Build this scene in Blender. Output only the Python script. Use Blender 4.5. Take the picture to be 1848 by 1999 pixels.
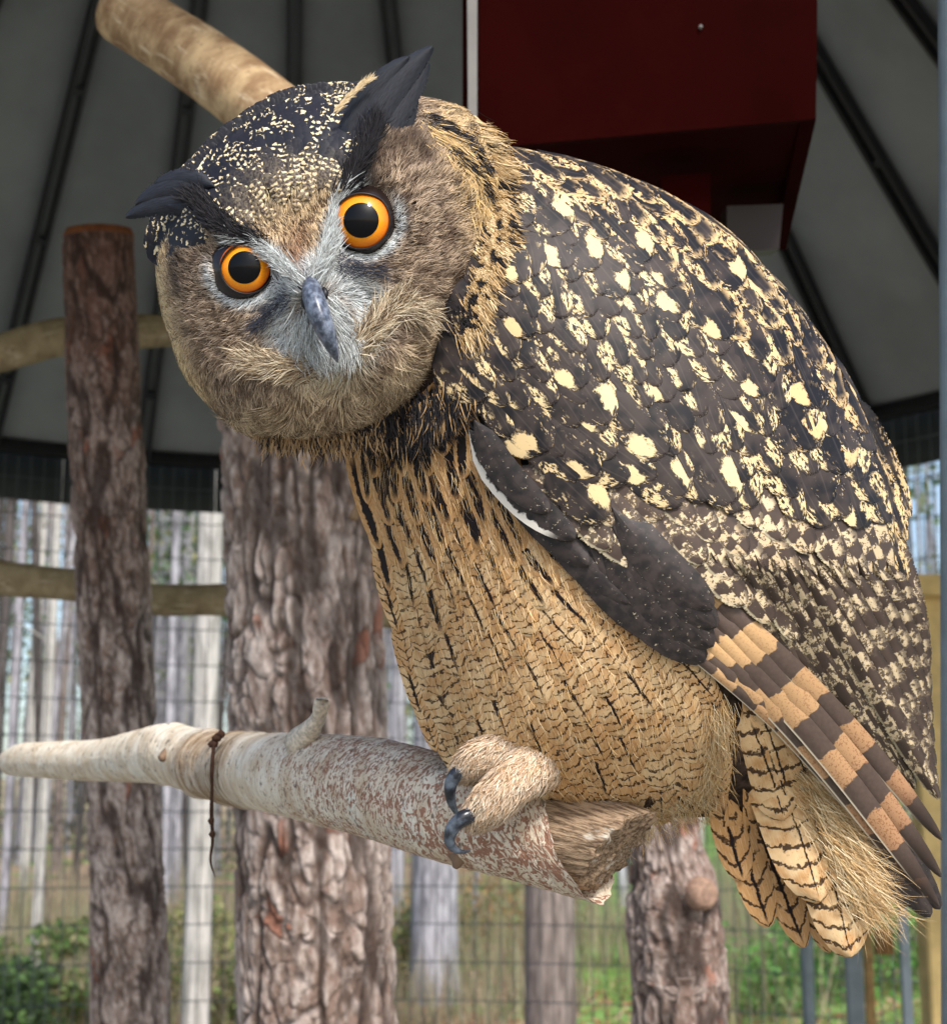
import bpy, math, random
import numpy as np
from mathutils import Vector
from mathutils.bvhtree import BVHTree

# ------------------------------------------------------------------ camera, sky, sun, exposure
for o in list(bpy.data.objects): bpy.data.objects.remove(o)
rng = np.random.default_rng(11)
random.seed(5)
SC = bpy.context.scene
COL = SC.collection
FPX, CU, CV = 3200.0, 924.0, 999.5            # focal length and centre, in 1/1848 picture widths
PITCH = math.atan(620 / FPX)
CAM = np.array([0.0, 0.0, 1.5])
FWD = np.array([0, math.cos(PITCH), math.sin(PITCH)])
RGT = np.array([1.0, 0, 0])
UPV = np.array([0, -math.sin(PITCH), math.cos(PITCH)])
cd = bpy.data.cameras.new('camera')
co = bpy.data.objects.new('camera', cd); COL.objects.link(co)
co.location = CAM; co.rotation_euler = (math.pi / 2 + PITCH, 0, 0)
cd.sensor_fit = 'VERTICAL'; cd.sensor_height = 24; cd.sensor_width = 24
cd.lens = FPX / 1999.0 * 24
cd.clip_start = 0.05; cd.clip_end = 2000
cd.dof.use_dof = True; cd.dof.focus_distance = 0.90; cd.dof.aperture_fstop = cd.lens / 3.6
SC.camera = co

SUN_EL, SUN_AZ = 44, 22                        # azimuth: degrees from straight behind the camera towards the right
wd = bpy.data.worlds.new('World'); SC.world = wd; wd.use_nodes = True
nt = wd.node_tree; nt.nodes.clear()
sky = nt.nodes.new('ShaderNodeTexSky'); sky.sky_type = 'NISHITA'; sky.sun_disc = False
sky.sun_elevation = math.radians(SUN_EL); sky.sun_rotation = math.radians(180 - SUN_AZ)
sky.air_density = 1.0; sky.dust_density = 2.2; sky.ozone_density = 1.0
bg = nt.nodes.new('ShaderNodeBackground'); bg.inputs[1].default_value = 0.15
wo = nt.nodes.new('ShaderNodeOutputWorld')
nt.links.new(sky.outputs[0], bg.inputs[0]); nt.links.new(bg.outputs[0], wo.inputs[0])
sl = bpy.data.lights.new('sun', 'SUN'); sl.energy = 2.6; sl.angle = math.radians(10); sl.color = (1, 0.975, 0.94)
so = bpy.data.objects.new('sun', sl); COL.objects.link(so)
a, e = math.radians(SUN_AZ), math.radians(SUN_EL)
sdir = Vector((math.sin(a) * math.cos(e), -math.cos(a) * math.cos(e), math.sin(e)))   # towards the sun
so.rotation_euler = sdir.to_track_quat('Z', 'Y').to_euler(); so.location = (2, -3, 6)
vs = SC.view_settings
vs.view_transform = 'Standard'; vs.look = 'None'; vs.gamma = 1.0; vs.exposure = 0.60
SC.render.engine = 'CYCLES'
SC.cycles.use_denoising = True
try: SC.cycles.denoiser = 'OPENIMAGEDENOISE'
except Exception: pass
SC.cycles.max_bounces = 4; SC.cycles.diffuse_bounces = 2; SC.cycles.glossy_bounces = 2
SC.cycles.transparent_max_bounces = 6
SC.cycles.sample_clamp_indirect = 4
SC.cycles.use_adaptive_sampling = True; SC.cycles.adaptive_threshold = .02

# ------------------------------------------------------------------ helpers
def P(u, v, d):
    """picture-plane direction (u, v) at distance d along the view axis -> world"""
    u, v, d = np.broadcast_arrays(np.asarray(u, float), np.asarray(v, float), np.asarray(d, float))
    return CAM + d[..., None] * (FWD + ((u - CU) / FPX)[..., None] * RGT - ((v - CV) / FPX)[..., None] * UPV)
OS = 1.0 / FPX                                  # owl space: one unit is 1/3200 m, owl plane one metre away
def W3(q):
    """owl space (u right, v down, w towards the viewer) -> world metres"""
    q = np.asarray(q, float)
    return P(q[..., 0], q[..., 1], 1.0 - q[..., 2] * OS)
def lin(r, g, b):
    c = np.array([r, g, b], float) / 255
    return np.where(c <= .04045, c / 12.92, ((c + .055) / 1.055) ** 2.4)
def L4(r, g, b): return tuple(lin(r, g, b)) + (1,)
def sstep(x, a, b):
    t = np.clip((x - a) / (b - a), 0, 1); return t * t * (3 - 2 * t)
def hashn(i, j, k, s=0):
    n = (i.astype(np.int64) * 73856093) ^ (j.astype(np.int64) * 19349663) ^ (k.astype(np.int64) * 83492791) ^ (s * 2654435761)
    n = (n ^ (n >> 13)) * 1274126177 & 0x7fffffff
    n = (n ^ (n >> 16)) & 0xffffff
    return n / float(0xffffff)
def vnoise(x, y, z=0.0, s=0):
    x, y, z = np.broadcast_arrays(np.asarray(x, float), np.asarray(y, float), np.asarray(z, float))
    i, j, k = np.floor(x).astype(int), np.floor(y).astype(int), np.floor(z).astype(int)
    fx, fy, fz = x - i, y - j, z - k
    fx, fy, fz = [f * f * (3 - 2 * f) for f in (fx, fy, fz)]
    r = 0
    for a in (0, 1):
        for b in (0, 1):
            for c in (0, 1):
                r = r + hashn(i + a, j + b, k + c, s) * np.where(a, fx, 1 - fx) * np.where(b, fy, 1 - fy) * np.where(c, fz, 1 - fz)
    return r
def fbm(x, y, z=0.0, s=0, o=3):
    r, amp, tot = 0, 1.0, 0
    for q in range(o):
        r = r + amp * vnoise(np.asarray(x) * 2 ** q, np.asarray(y) * 2 ** q, np.asarray(z) * 2 ** q, s + q); tot += amp; amp *= .5
    return r / tot
def voro(x, y, px, s=0):
    """F1, F2 and a cell value; x wraps every px cells"""
    i, j = np.floor(x).astype(int), np.floor(y).astype(int)
    f1 = np.full(x.shape, 9.0); f2 = f1.copy(); cell = np.zeros(x.shape)
    for a in (-1, 0, 1):
        for b in (-1, 0, 1):
            ci, cj = i + a, j + b; wi = np.mod(ci, px)
            dx = ci + .1 + .8 * hashn(wi, cj, cj * 0, s) - x; dy = cj + .1 + .8 * hashn(wi, cj, cj * 0, s + 7) - y
            d = np.sqrt(dx * dx + dy * dy)
            near = d < f1
            f2 = np.where(near, f1, np.minimum(f2, d)); f1 = np.where(near, d, f1)
            cell = np.where(near, hashn(wi, cj, cj * 0, s + 13), cell)
    return f1, f2, cell
def grid_faces(nu, nv, wrap=False):
    """faces of a grid of nu columns, nv rows, index = row*nu+col"""
    cols = np.arange(nu if wrap else nu - 1); rows = np.arange(nv - 1)
    c, r = np.meshgrid(cols, rows); c = c.ravel(); r = r.ravel(); c2 = (c + 1) % nu
    return np.stack([r * nu + c, r * nu + c2, (r + 1) * nu + c2, (r + 1) * nu + c], 1)

def build(name, verts, faces, mat=None, parent=None, attrs=None, smooth=True):
    me = bpy.data.meshes.new(name)
    verts = np.asarray(verts, np.float32).reshape(-1, 3)
    if isinstance(faces, np.ndarray):
        k = faces.shape[1]; nf = faces.shape[0]
        me.vertices.add(len(verts)); me.vertices.foreach_set('co', verts.ravel())
        me.loops.add(nf * k); me.loops.foreach_set('vertex_index', faces.astype(np.int32).ravel())
        me.polygons.add(nf); me.polygons.foreach_set('loop_start', np.arange(0, nf * k, k, dtype=np.int32))
        me.polygons.foreach_set('loop_total', np.full(nf, k, np.int32))
        me.update(calc_edges=True); me.validate()
    else:
        me.from_pydata(verts.tolist(), [], faces); me.update()
    if smooth and len(me.polygons): me.polygons.foreach_set('use_smooth', np.ones(len(me.polygons), bool))
    for k, v in (attrs or {}).items():
        v = np.asarray(v, np.float32)
        if v.ndim == 2 and v.shape[1] == 4:
            at = me.attributes.new(k, 'FLOAT_COLOR', 'POINT'); at.data.foreach_set('color', v.ravel())
        else:
            at = me.attributes.new(k, 'FLOAT_VECTOR', 'POINT'); at.data.foreach_set('vector', v.ravel())
    o = bpy.data.objects.new(name, me); COL.objects.link(o)
    if mat: me.materials.append(mat)
    if parent is not None: o.parent = parent
    return o
def tag(o, label=None, cat=None, group=None, kind=None):
    if label: o['label'] = label
    if cat: o['category'] = cat
    if group: o['group'] = group
    if kind: o['kind'] = kind
    return o
def empty(name, label, cat, group=None):
    o = bpy.data.objects.new(name, None); COL.objects.link(o); o.empty_display_size = .1
    return tag(o, label, cat, group)
def boxmesh(c, hx, hy, hz, X=(1, 0, 0), Y=(0, 1, 0), Z=(0, 0, 1), bev=0.0):
    """box with chamfered corners along its Z edges"""
    c, X, Y, Z = [np.asarray(q, float) for q in (c, X, Y, Z)]
    b = bev
    pts = [(-hx + b, -hy), (hx - b, -hy), (hx, -hy + b), (hx, hy - b), (hx - b, hy), (-hx + b, hy), (-hx, hy - b), (-hx, -hy + b)] if b else [(-hx, -hy), (hx, -hy), (hx, hy), (-hx, hy)]
    n = len(pts)
    vv = [c + X * x + Y * y + Z * z for z in (-hz, hz) for x, y in pts]
    ff = [tuple(range(n))[::-1], tuple(range(n, 2 * n))] + [(i, (i + 1) % n, n + (i + 1) % n, n + i) for i in range(n)]
    return np.array(vv), ff
def box(name, *a, mat=None, parent=None, **k):
    v, f = boxmesh(*a, **k); return build(name, v, f, mat, parent, smooth=False)
def frames(pts):
    pts = np.asarray(pts, float); t = np.gradient(pts, axis=0); t /= np.linalg.norm(t, axis=1)[:, None]
    ref = np.array([0, 0, 1.0]) if abs(t[:, 2]).mean() < .8 else np.array([0, 1.0, 0])
    a = np.cross(t, ref); a /= np.linalg.norm(a, axis=1)[:, None]; b = np.cross(a, t)
    return t, a, b
def resample(pts, rad, n):
    """smooth (Catmull-Rom) resampling of a path with radii"""
    q = np.column_stack([np.asarray(pts, float), np.asarray(rad, float)])
    e0 = 2 * q[0] - q[1]; e1 = 2 * q[-1] - q[-2]; q = np.vstack([e0, q, e1])
    m = len(q) - 3; s = np.linspace(0, m - 1e-6, n); i = s.astype(int); f = (s - i)[:, None]
    p0, p1, p2, p3 = q[i], q[i + 1], q[i + 2], q[i + 3]
    r = .5 * (2 * p1 + (p2 - p0) * f + (2 * p0 - 5 * p1 + 4 * p2 - p3) * f ** 2 + (3 * p1 - p0 - 3 * p2 + p3) * f ** 3)
    return r[:, :3], r[:, 3]
def tube_v(pts, rad, ns, disp=None):
    t, a, b = frames(pts)
    th = np.linspace(0, 2 * np.pi, ns, endpoint=False)
    R = np.asarray(rad)[:, None] * np.ones(ns)
    if disp is not None: R = R + disp
    v = pts[:, None, :] + R[..., None] * (np.cos(th)[None, :, None] * a[:, None, :] + np.sin(th)[None, :, None] * b[:, None, :])
    return v
def tube(name, pts, rad, ns=12, n=None, mat=None, parent=None, cap=True):
    pts = np.asarray(pts, float); rad = np.asarray(rad, float) * np.ones(len(pts))
    if n: pts, rad = resample(pts, rad, n)
    v = tube_v(pts, rad, ns); nv = len(pts)
    f = [tuple(int(i) for i in q) for q in grid_faces(ns, nv, True)]
    if cap: f += [tuple(range(ns))[::-1], tuple(range((nv - 1) * ns, nv * ns))]
    return build(name, v.reshape(-1, 3), f, mat, parent)

class NT:
    """small helper for node materials"""
    def __init__(s, name, rough=.7, spec=.3):
        s.m = bpy.data.materials.new(name); s.m.use_nodes = True; s.t = s.m.node_tree; s.t.nodes.clear()
        s.out = s.n('ShaderNodeOutputMaterial'); s.b = s.n('ShaderNodeBsdfPrincipled')
        s.b.inputs['Roughness'].default_value = rough; s.b.inputs['Specular IOR Level'].default_value = spec
        s.t.links.new(s.b.outputs[0], s.out.inputs[0])
    def n(s, ty): return s.t.nodes.new(ty)
    def put(s, sock, v):
        if v is None: return
        if hasattr(v, 'links'): s.t.links.new(v, sock)
        else: sock.default_value = v
    def math(s, op, a, b=None, c=None, clamp=False):
        x = s.n('ShaderNodeMath'); x.operation = op; x.use_clamp = clamp
        for i, q in enumerate((a, b, c)): s.put(x.inputs[i], q)
        return x.outputs[0]
    def add(s, a, b): return s.math('ADD', a, b)
    def sub(s, a, b): return s.math('SUBTRACT', a, b)
    def mul(s, a, b): return s.math('MULTIPLY', a, b)
    def mx(s, a, b): return s.math('MAXIMUM', a, b)
    def sm(s, x, a, b, lo=0.0, hi=1.0):
        q = s.n('ShaderNodeMapRange'); q.interpolation_type = 'SMOOTHSTEP'
        s.put(q.inputs[0], x); s.put(q.inputs[1], a); s.put(q.inputs[2], b); s.put(q.inputs[3], lo); s.put(q.inputs[4], hi)
        return q.outputs[0]
    def mix(s, f, a, b):
        q = s.n('ShaderNodeMix'); q.data_type = 'RGBA'; s.put(q.inputs[0], f); s.put(q.inputs[6], a); s.put(q.inputs[7], b); return q.outputs[2]
    def attr(s, name):
        q = s.n('ShaderNodeAttribute'); q.attribute_name = name; return q
    def xyz(s, v):
        q = s.n('ShaderNodeSeparateXYZ'); s.put(q.inputs[0], v); return q.outputs
    def comb(s, x, y, z):
        q = s.n('ShaderNodeCombineXYZ')
        for i, k in enumerate((x, y, z)): s.put(q.inputs[i], k)
        return q.outputs[0]
    def noise(s, vec, sc, det=2.0, rough=.5, dist=0.0):
        q = s.n('ShaderNodeTexNoise'); s.put(q.inputs['Vector'], vec); q.inputs['Scale'].default_value = sc
        q.inputs['Detail'].default_value = det; q.inputs['Roughness'].default_value = rough; q.inputs['Distortion'].default_value = dist
        return q.outputs[0]
    def voro(s, vec, sc, feat='F1'):
        q = s.n('ShaderNodeTexVoronoi'); q.feature = feat; s.put(q.inputs['Vector'], vec); q.inputs['Scale'].default_value = sc; return q.outputs
    def pos(s): return s.n('ShaderNodeNewGeometry').outputs['Position']
    def bump(s, h, d=.01, st=.5):
        q = s.n('ShaderNodeBump'); q.inputs['Strength'].default_value = st; q.inputs['Distance'].default_value = d
        s.put(q.inputs['Height'], h); s.t.links.new(q.outputs[0], s.b.inputs['Normal'])
    def col(s, c): s.put(s.b.inputs['Base Color'], c); return s.m

# ------------------------------------------------------------------ materials
def m_plain(name, c, rough=.7, spec=.3, var=.25, scale=30, bump=0.0):
    k = NT(name, rough, spec); c = np.asarray(c)
    n1 = k.noise(k.pos(), scale, 4, .6)
    if bump: k.bump(n1, bump, .6)
    return k.col(k.mix(k.sm(n1, .3, .7), tuple(c * (1 - var)) + (1,), tuple(np.minimum(c * (1 + var), .95)) + (1,)))
def m_attr(name, rough=.85, spec=.2, var=0.0, scale=200):
    k = NT(name, rough, spec); c = k.attr('col').outputs['Color']
    if var:
        n1 = k.noise(k.pos(), scale, 3, .6); c = k.mix(k.sm(n1, .3, .7, 0, var), c, (0.02, .016, .013, 1))
    return k.col(c)
M_strand = m_attr('plumage_strand', .75, .25)

def feather_base(name, rough=.6, spec=.35, ragged=False):
    k = NT(name, rough, spec)
    s, t, seed = k.xyz(k.attr('fuv').outputs['Vector']); W, L, hue = k.xyz(k.attr('fdim').outputs['Vector'])
    p = k.xyz(k.attr('fpar').outputs['Vector'])
    X, Y = k.mul(s, W), k.mul(t, L)
    sd = k.mul(seed, 371.0)
    vec = k.comb(X, Y, sd)
    ab = k.math('ABSOLUTE', s)
    if not ragged: return k, s, t, ab, X, Y, vec, hue, p
    fr = k.noise(k.comb(k.mul(X, .5), k.mul(Y, .9), sd), .35, 1, .6)
    ed = k.math('MINIMUM', k.mul(k.sub(1.0, ab), W), k.mul(k.sub(1.0, t), k.mul(L, .6)))
    k.put(k.b.inputs['Alpha'], k.sm(k.add(ed, k.mul(k.sub(fr, .5), 13.0)), .6, 3.2))
    return k, s, t, ab, X, Y, vec, hue, p
CREAM, BUFF = L4(232, 208, 158), L4(208, 160, 104)
def m_spotted():
    k, s, t, ab, X, Y, vec, hue, p = feather_base('feather_spotted', .55, .25, True)
    sd_ = k.xyz(vec)[2]
    n1 = k.sub(k.noise(vec, .045, 3, .6), .5)
    n2 = k.noise(k.comb(X, k.mul(Y, .38), sd_), .19, 3, .65)
    side = k.math('GREATER_THAN', s, 0.0)
    q = k.add(k.mul(k.sub(1.0, side), p[0]), k.mul(side, p[1]))
    dx = k.math('DIVIDE', k.sub(ab, .60), .40); dy = k.math('DIVIDE', k.sub(t, .74), .17)
    dist = k.add(k.math('SQRT', k.add(k.mul(dx, dx), k.mul(dy, dy))), k.mul(n1, 1.7))
    spot = k.mul(k.sm(k.add(dist, k.mul(k.sub(n2, .5), 1.0)), 1.12, .85), k.math('GREATER_THAN', q, .35))
    dots = k.sm(n2, .62, .68)
    lacy = k.mx(k.sm(n2, .45, .51), k.math('GREATER_THAN', q, .9))
    spot = k.mul(spot, k.mul(lacy, k.sub(1.0, k.mul(dots, .8))))
    zone = k.mul(k.sm(ab, .2, .75), k.sm(t, .2, .5))
    zone = k.mx(zone, k.mul(k.sm(t, .86, .97), k.sm(p[2], .6, .9)))
    speck = k.mul(k.sm(k.add(n2, k.add(k.mul(k.sub(p[2], .5), .26), k.mul(n1, .55))), .56, .60), zone)
    cream = k.mix(hue, CREAM, BUFF)
    dark = k.mix(k.sm(k.add(k.noise(vec, .02, 2), k.mul(k.sub(.3, hue), .5)), .35, .7), L4(25, 23, 26), L4(64, 55, 51))
    c = k.mix(k.mul(speck, .92), dark, cream); c = k.mix(spot, c, cream)
    c = k.mix(k.mul(k.sm(ab, .05, .02), .10), c, L4(130, 118, 110))
    return k.col(c)
def m_barred():
    k, s, t, ab, X, Y, vec, hue, p = feather_base('feather_barred', .55, .35, True)
    n1 = k.sub(k.noise(vec, .05, 3, .6), .5); n2 = k.noise(vec, .10, 3, .7)
    ph = k.add(k.add(k.mul(t, p[0]), k.mul(n1, .9)), k.add(p[1], k.mul(k.math('SIGN', s), .18)))
    band = k.sm(k.math('SINE', k.mul(ph, 6.2832)), -.3, .1)
    ver = k.sm(k.add(n2, k.mul(k.sub(p[2], .5), .3)), .49, .55)
    lightc = k.mix(k.mul(k.sub(1.0, ver), .9), k.mix(hue, L4(230, 212, 176), L4(204, 170, 126)), L4(72, 58, 50))
    dark = k.mix(k.sm(n2, .66, .7), k.mix(k.noise(vec, .03, 2), L4(58, 47, 42), L4(92, 76, 66)), L4(205, 185, 145))
    band = k.mul(band, k.sm(k.add(s, k.mul(n1, .5)), -.65, -.35, .35, 1.0))
    c = k.mix(band, dark, lightc)
    c = k.mix(k.mul(k.sm(s, .72, .86), .55), c, L4(222, 208, 172))
    c = k.mix(k.mul(k.sm(s, -.55, -.8), .45), c, L4(44, 36, 33))
    c = k.mix(k.mul(k.sm(ab, .06, .02), .5), c, L4(60, 50, 44))
    return k.col(c)
def m_primary():
    k, s, t, ab, X, Y, vec, hue, p = feather_base('feather_primary', .5, .35)
    n1 = k.sub(k.noise(vec, .035, 3, .5), .5); n2 = k.noise(vec, .22, 2, .7)
    ph = k.add(k.add(k.mul(t, p[0]), k.mul(n1, .22)), p[1])
    band = k.sm(k.math('SINE', k.mul(ph, 6.2832)), -.06, .06)
    lt = k.mix(t, L4(216, 176, 124), L4(176, 130, 98))
    lt = k.mix(k.mul(k.sm(n2, .54, .6), k.sm(t, 0.0, .8, .15, .75)), lt, L4(140, 92, 62))
    dk = k.mix(k.mul(k.noise(vec, .12, 2), .6), L4(78, 64, 57), L4(116, 98, 86))
    c = k.mix(band, dk, lt)
    c = k.mix(k.mul(k.sm(s, .80, .93), .85), c, L4(238, 226, 200))
    c = k.mix(k.sm(t, .8, .95), c, L4(64, 52, 46))
    return k.col(c)
def m_breast():
    """p0 streak half width (units), p1 bar strength, p2 tone; hue is the bar spacing / 100"""
    k, s, t, ab, X, Y, vec, hue, p = feather_base('feather_breast', .75, .2)
    n1 = k.sub(k.noise(vec, .045, 3, .6), .5); n2 = k.noise(vec, .15, 3, .65)
    base = k.mix(k.sm(k.add(k.noise(vec, .03, 2), k.mul(k.sub(p[2], .5), .8)), .3, .7), L4(234, 199, 150), L4(202, 153, 99))
    base = k.mix(k.mul(k.sm(k.noise(k.comb(k.mul(X, .5), k.mul(Y, .04), 0.0), 1.0, 2), .45, .75), .35), base, L4(250, 228, 190))
    ph = k.add(k.math('DIVIDE', Y, k.mul(hue, 100.0)), k.add(k.add(k.mul(n1, k.math('DIVIDE', .38, hue)), k.mul(k.mul(ab, ab), .8)), k.xyz(vec)[2]))
    tri = k.math('ABSOLUTE', k.sub(k.math('FRACT', ph), .5))
    bar = k.mul(k.sm(k.add(tri, k.mul(k.sub(n2, .5), .34)), .13, .07), p[1])
    bar = k.mul(bar, k.sm(k.noise(vec, .03, 2), .22, .42))
    fl = k.mul(k.mul(k.sm(n2, .60, .66), k.sm(ab, .9, .15)), k.sm(p[1], 0.0, .9, .75, .45))
    c = k.mix(k.mul(k.mx(bar, fl), .95), base, L4(60, 42, 30))
    st = k.sm(k.sub(k.math('ABSOLUTE', k.add(X, k.mul(n1, 9.0))), k.add(p[0], k.mul(k.sub(n2, .5), 8.0))), 1.2, -1.2)
    st = k.mul(st, k.mul(k.sm(t, .1, .3), k.sm(t, 1.0, .9)))
    c = k.mix(st, c, L4(34, 27, 28))
    return k.col(c)
def m_solid():
    k, s, t, ab, X, Y, vec, hue, p = feather_base('feather_dark', .5, .4)
    n1 = k.noise(vec, .05, 2); n2 = k.noise(vec, .11, 4, .75)
    c = k.mix(k.sm(n1, .3, .7), L4(34, 30, 30), L4(62, 53, 50))
    c = k.mix(k.mul(k.sm(n2, .63, .67), p[2]), c, L4(205, 190, 160))
    c = k.mix(k.mul(k.sm(ab, .06, .02), .5), c, L4(40, 34, 32))
    wn = k.add(s, k.mul(k.sub(k.noise(vec, .06, 3, .6), .5), .7))
    c = k.mix(k.mul(k.mul(k.sm(wn, p[1], k.add(p[1], .12)), p[0]), k.sm(t, .93, .8)), c, L4(236, 228, 214))
    return k.col(c)
def m_crown():
    k, s, t, ab, X, Y, vec, hue, p = feather_base('feather_crown', .6, .3)
    n1 = k.sub(k.noise(vec, .1, 2), .5); n2 = k.noise(vec, .2, 2)
    ph = k.add(k.add(k.math('DIVIDE', Y, 11.0), k.xyz(vec)[2]), k.mul(n1, 1.3))
    bar = k.sm(k.add(k.math('SINE', k.mul(ph, 6.2832)), k.mul(k.sub(n2, .5), 2.2)), .15, .6)
    edge = k.sm(k.add(ab, k.mul(n1, .6)), p[0], k.add(p[0], .2))
    lt = k.mix(hue, L4(238, 220, 178), L4(205, 172, 128))
    c = k.mix(k.mul(bar, edge), L4(30, 30, 38), lt)
    c = k.mix(k.mul(p[2], .5), c, k.mix(k.sm(n2, .4, .6), lt, L4(112, 86, 66)))
    return k.col(c)
MF = dict(spotted=m_spotted(), barred=m_barred(), primary=m_primary(), breast=m_breast(), solid=m_solid(), crown=m_crown())

# ================================================================== SETTING: aviary and woodland
M_bark = m_attr('pine_bark', .9, .15, .25, 350)
M_cutwood = m_plain('cut_wood', lin(130, 80, 50), .8, .2, .25, 60)
M_log = None
def m_log(name, ca, cb, cc):
    k = NT(name, .8, .2); x = k.attr('fuv').outputs['Vector']; a, l, a2 = k.xyz(x)
    n1 = k.noise(k.comb(k.mul(a, .25), k.mul(l, 12.0), k.mul(a2, .25)), 3.0, 4, .6)
    n2 = k.noise(k.comb(k.mul(a, 1.5), k.mul(l, 9.0), k.mul(a2, 1.5)), 2.0, 3, .6)
    n3 = k.noise(k.comb(k.mul(a, 2.0), k.mul(l, 60.0), k.mul(a2, 2.0)), 2.0, 3, .7)
    c = k.mix(k.sm(n1, .35, .65), tuple(lin(*ca)) + (1,), tuple(lin(*cb)) + (1,))
    c = k.mix(k.mul(k.sm(n2, .55, .7), .7), c, tuple(lin(*cc)) + (1,))
    c = k.mix(k.mul(k.sm(n3, .58, .68), .5), c, tuple(lin(*ca) * .5) + (1,))
    k.bump(n3, .002, .5)
    return k.col(c)
def log(name, path, mat, parent=None, ns=32, n=60, amp=.03, seed=0, cap=True):
    """path rows: u, v, radius in picture units, distance"""
    q = np.array(path, float); pts = P(q[:, 0], q[:, 1], q[:, 3]); rad = q[:, 2] * q[:, 3] / FPX
    pts, rad = resample(pts, rad, n)
    al = np.concatenate([[0], np.cumsum(np.linalg.norm(np.diff(pts, axis=0), axis=1))])
    th = np.linspace(0, 2 * np.pi, ns, endpoint=False)
    T, A = np.meshgrid(th, al)
    sc = 1.0 / max(rad.mean(), 1e-4)
    dn = (fbm(np.cos(T) * 1.3 + 5, np.sin(T) * 1.3 + 5, A * sc * .6, seed) - .5) * 2 * amp + (fbm(np.cos(T) * 5 + 9, np.sin(T) * 5 + 9, A * sc * 3, seed + 3) - .5) * amp * .6
    v = tube_v(pts, rad, ns, dn * rad[:, None])
    f = [tuple(int(i) for i in r) for r in grid_faces(ns, n, True)]
    if cap: f += [tuple(range(ns))[::-1], tuple(range((n - 1) * ns, n * ns))]
    at = np.stack([np.cos(T), A, np.sin(T)], -1).reshape(-1, 3)
    return build(name, v.reshape(-1, 3), f, mat, parent, {'fuv': at}), pts, rad

# --- ground
def ground_z(x, y):
    return -0.0 + 0.035 * np.maximum(y - 13, 0) ** 1.0 + 0.05 * (fbm(x * .5, y * .5, 0, 3) - .5) + .35 * sstep(x, 1.0, 5.0) * sstep(y, 6, 14)
k = NT('forest_floor', .95, .1)
pp = k.pos()
n1 = k.noise(pp, .55, 4, .6); n2 = k.noise(pp, 9.0, 4, .7); n3 = k.noise(pp, 30.0, 3, .7)
litter = k.mix(k.sm(n3, .35, .65), L4(142, 112, 92), L4(200, 172, 146)); litter = k.mix(k.sm(n2, .5, .65), litter, L4(112, 98, 82))
litter = k.mix(k.sm(k.xyz(pp)[1], 7.0, 6.0), litter, k.mix(n2, L4(118, 116, 108), L4(150, 148, 140)))
gx, gy, gz = k.xyz(pp)
grass = k.mix(k.sm(n2, .35, .6), L4(84, 118, 58), L4(136, 170, 94))
gm = k.sm(k.add(n1, k.sm(gx, .4, 1.6, 0.0, .32)), .50, .62)
gm = k.mul(gm, k.sm(gy, 6.5, 8.0))
M_ground = k.col(k.mix(gm, litter, grass))
nx, ny = 220, 220
gxs = np.linspace(-1, 1, nx); gxs = np.sign(gxs) * np.abs(gxs) ** 2.2 * 300
gys = np.linspace(0, 1, ny) ** 2.4 * 420 - 20
GX, GY = np.meshgrid(gxs, gys)
tag(build('ground', np.stack([GX, GY, ground_z(GX, GY)], -1).reshape(-1, 3), grid_faces(nx, ny), M_ground), kind='structure')

# --- aviary: a round roof on a ring, wire mesh below it
AZ = math.atan2(520 - CU, FPX)
ACX, ACY, AR = 4.0 * math.sin(AZ), 4.0 * math.cos(AZ), 2.72
RIM_Z, APEX_Z, SKIRT = 3.02, 6.2, .23
M_roof = m_plain('roof_sheet', lin(144, 148, 146), .6, .3, .16, 2.0)
M_rib = m_plain('roof_rib_steel', lin(38, 40, 40), .5, .5, .15, 40)
M_wire = m_plain('wire_mesh_steel', lin(96, 104, 104), .5, .5, .1, 40)
av = empty('aviary', 'round aviary with a steep grey conical roof, dark ribs and wire mesh walls', 'aviary')
NR = 28
def apt(ang, r, z): return np.array([ACX + r * math.sin(ang), ACY + r * math.cos(ang), z])
a0 = AZ + .03
for i in range(NR):
    t0 = a0 + (i) * 2 * math.pi / NR; t1 = t0 + 2 * math.pi / NR
    vv = [apt(t0, AR, RIM_Z), apt(t1, AR, RIM_Z), apt(t1, .06, APEX_Z), apt(t0, .06, APEX_Z)]
    # a thin sheet with thickness
    nrm = np.cross(vv[1] - vv[0], vv[3] - vv[0]); nrm /= np.linalg.norm(nrm)
    if nrm[2] < 0: nrm = -nrm
    vv = [q for q in vv] + [q + nrm * .02 for q in vv]
    ff = [(3, 2, 1, 0), (4, 5, 6, 7), (0, 1, 5, 4), (1, 2, 6, 5), (2, 3, 7, 6), (3, 0, 4, 7)]
    build('roof_panel', vv, ff, M_roof, av, smooth=False)
    # a rib: two thin rails with small spacers
    tang = np.array([math.cos(t0), -math.sin(t0), 0]); A = apt(t0, AR - .02, RIM_Z - .035); B = apt(t0, .1, APEX_Z - .09)
    ax = (B - A); ln = np.linalg.norm(ax); ax /= ln; nn = np.cross(tang, ax)
    vs_, fs_ = [], []
    for off in (-.022, .022):
        v_, f_ = boxmesh((A + B) / 2 + tang * off, .007, .02, ln / 2, tang, nn, ax)
        fs_ += [tuple(j + len(vs_) for j in q) for q in f_]; vs_ += list(v_)
    for j in range(7):
        v_, f_ = boxmesh(A + ax * ln * (j + .5) / 7.0, .03, .012, .012, tang, nn, ax)
        fs_ += [tuple(j2 + len(vs_) for j2 in q) for q in f_]; vs_ += list(v_)
    build('rib', vs_, fs_, M_rib, av, smooth=False)
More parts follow.
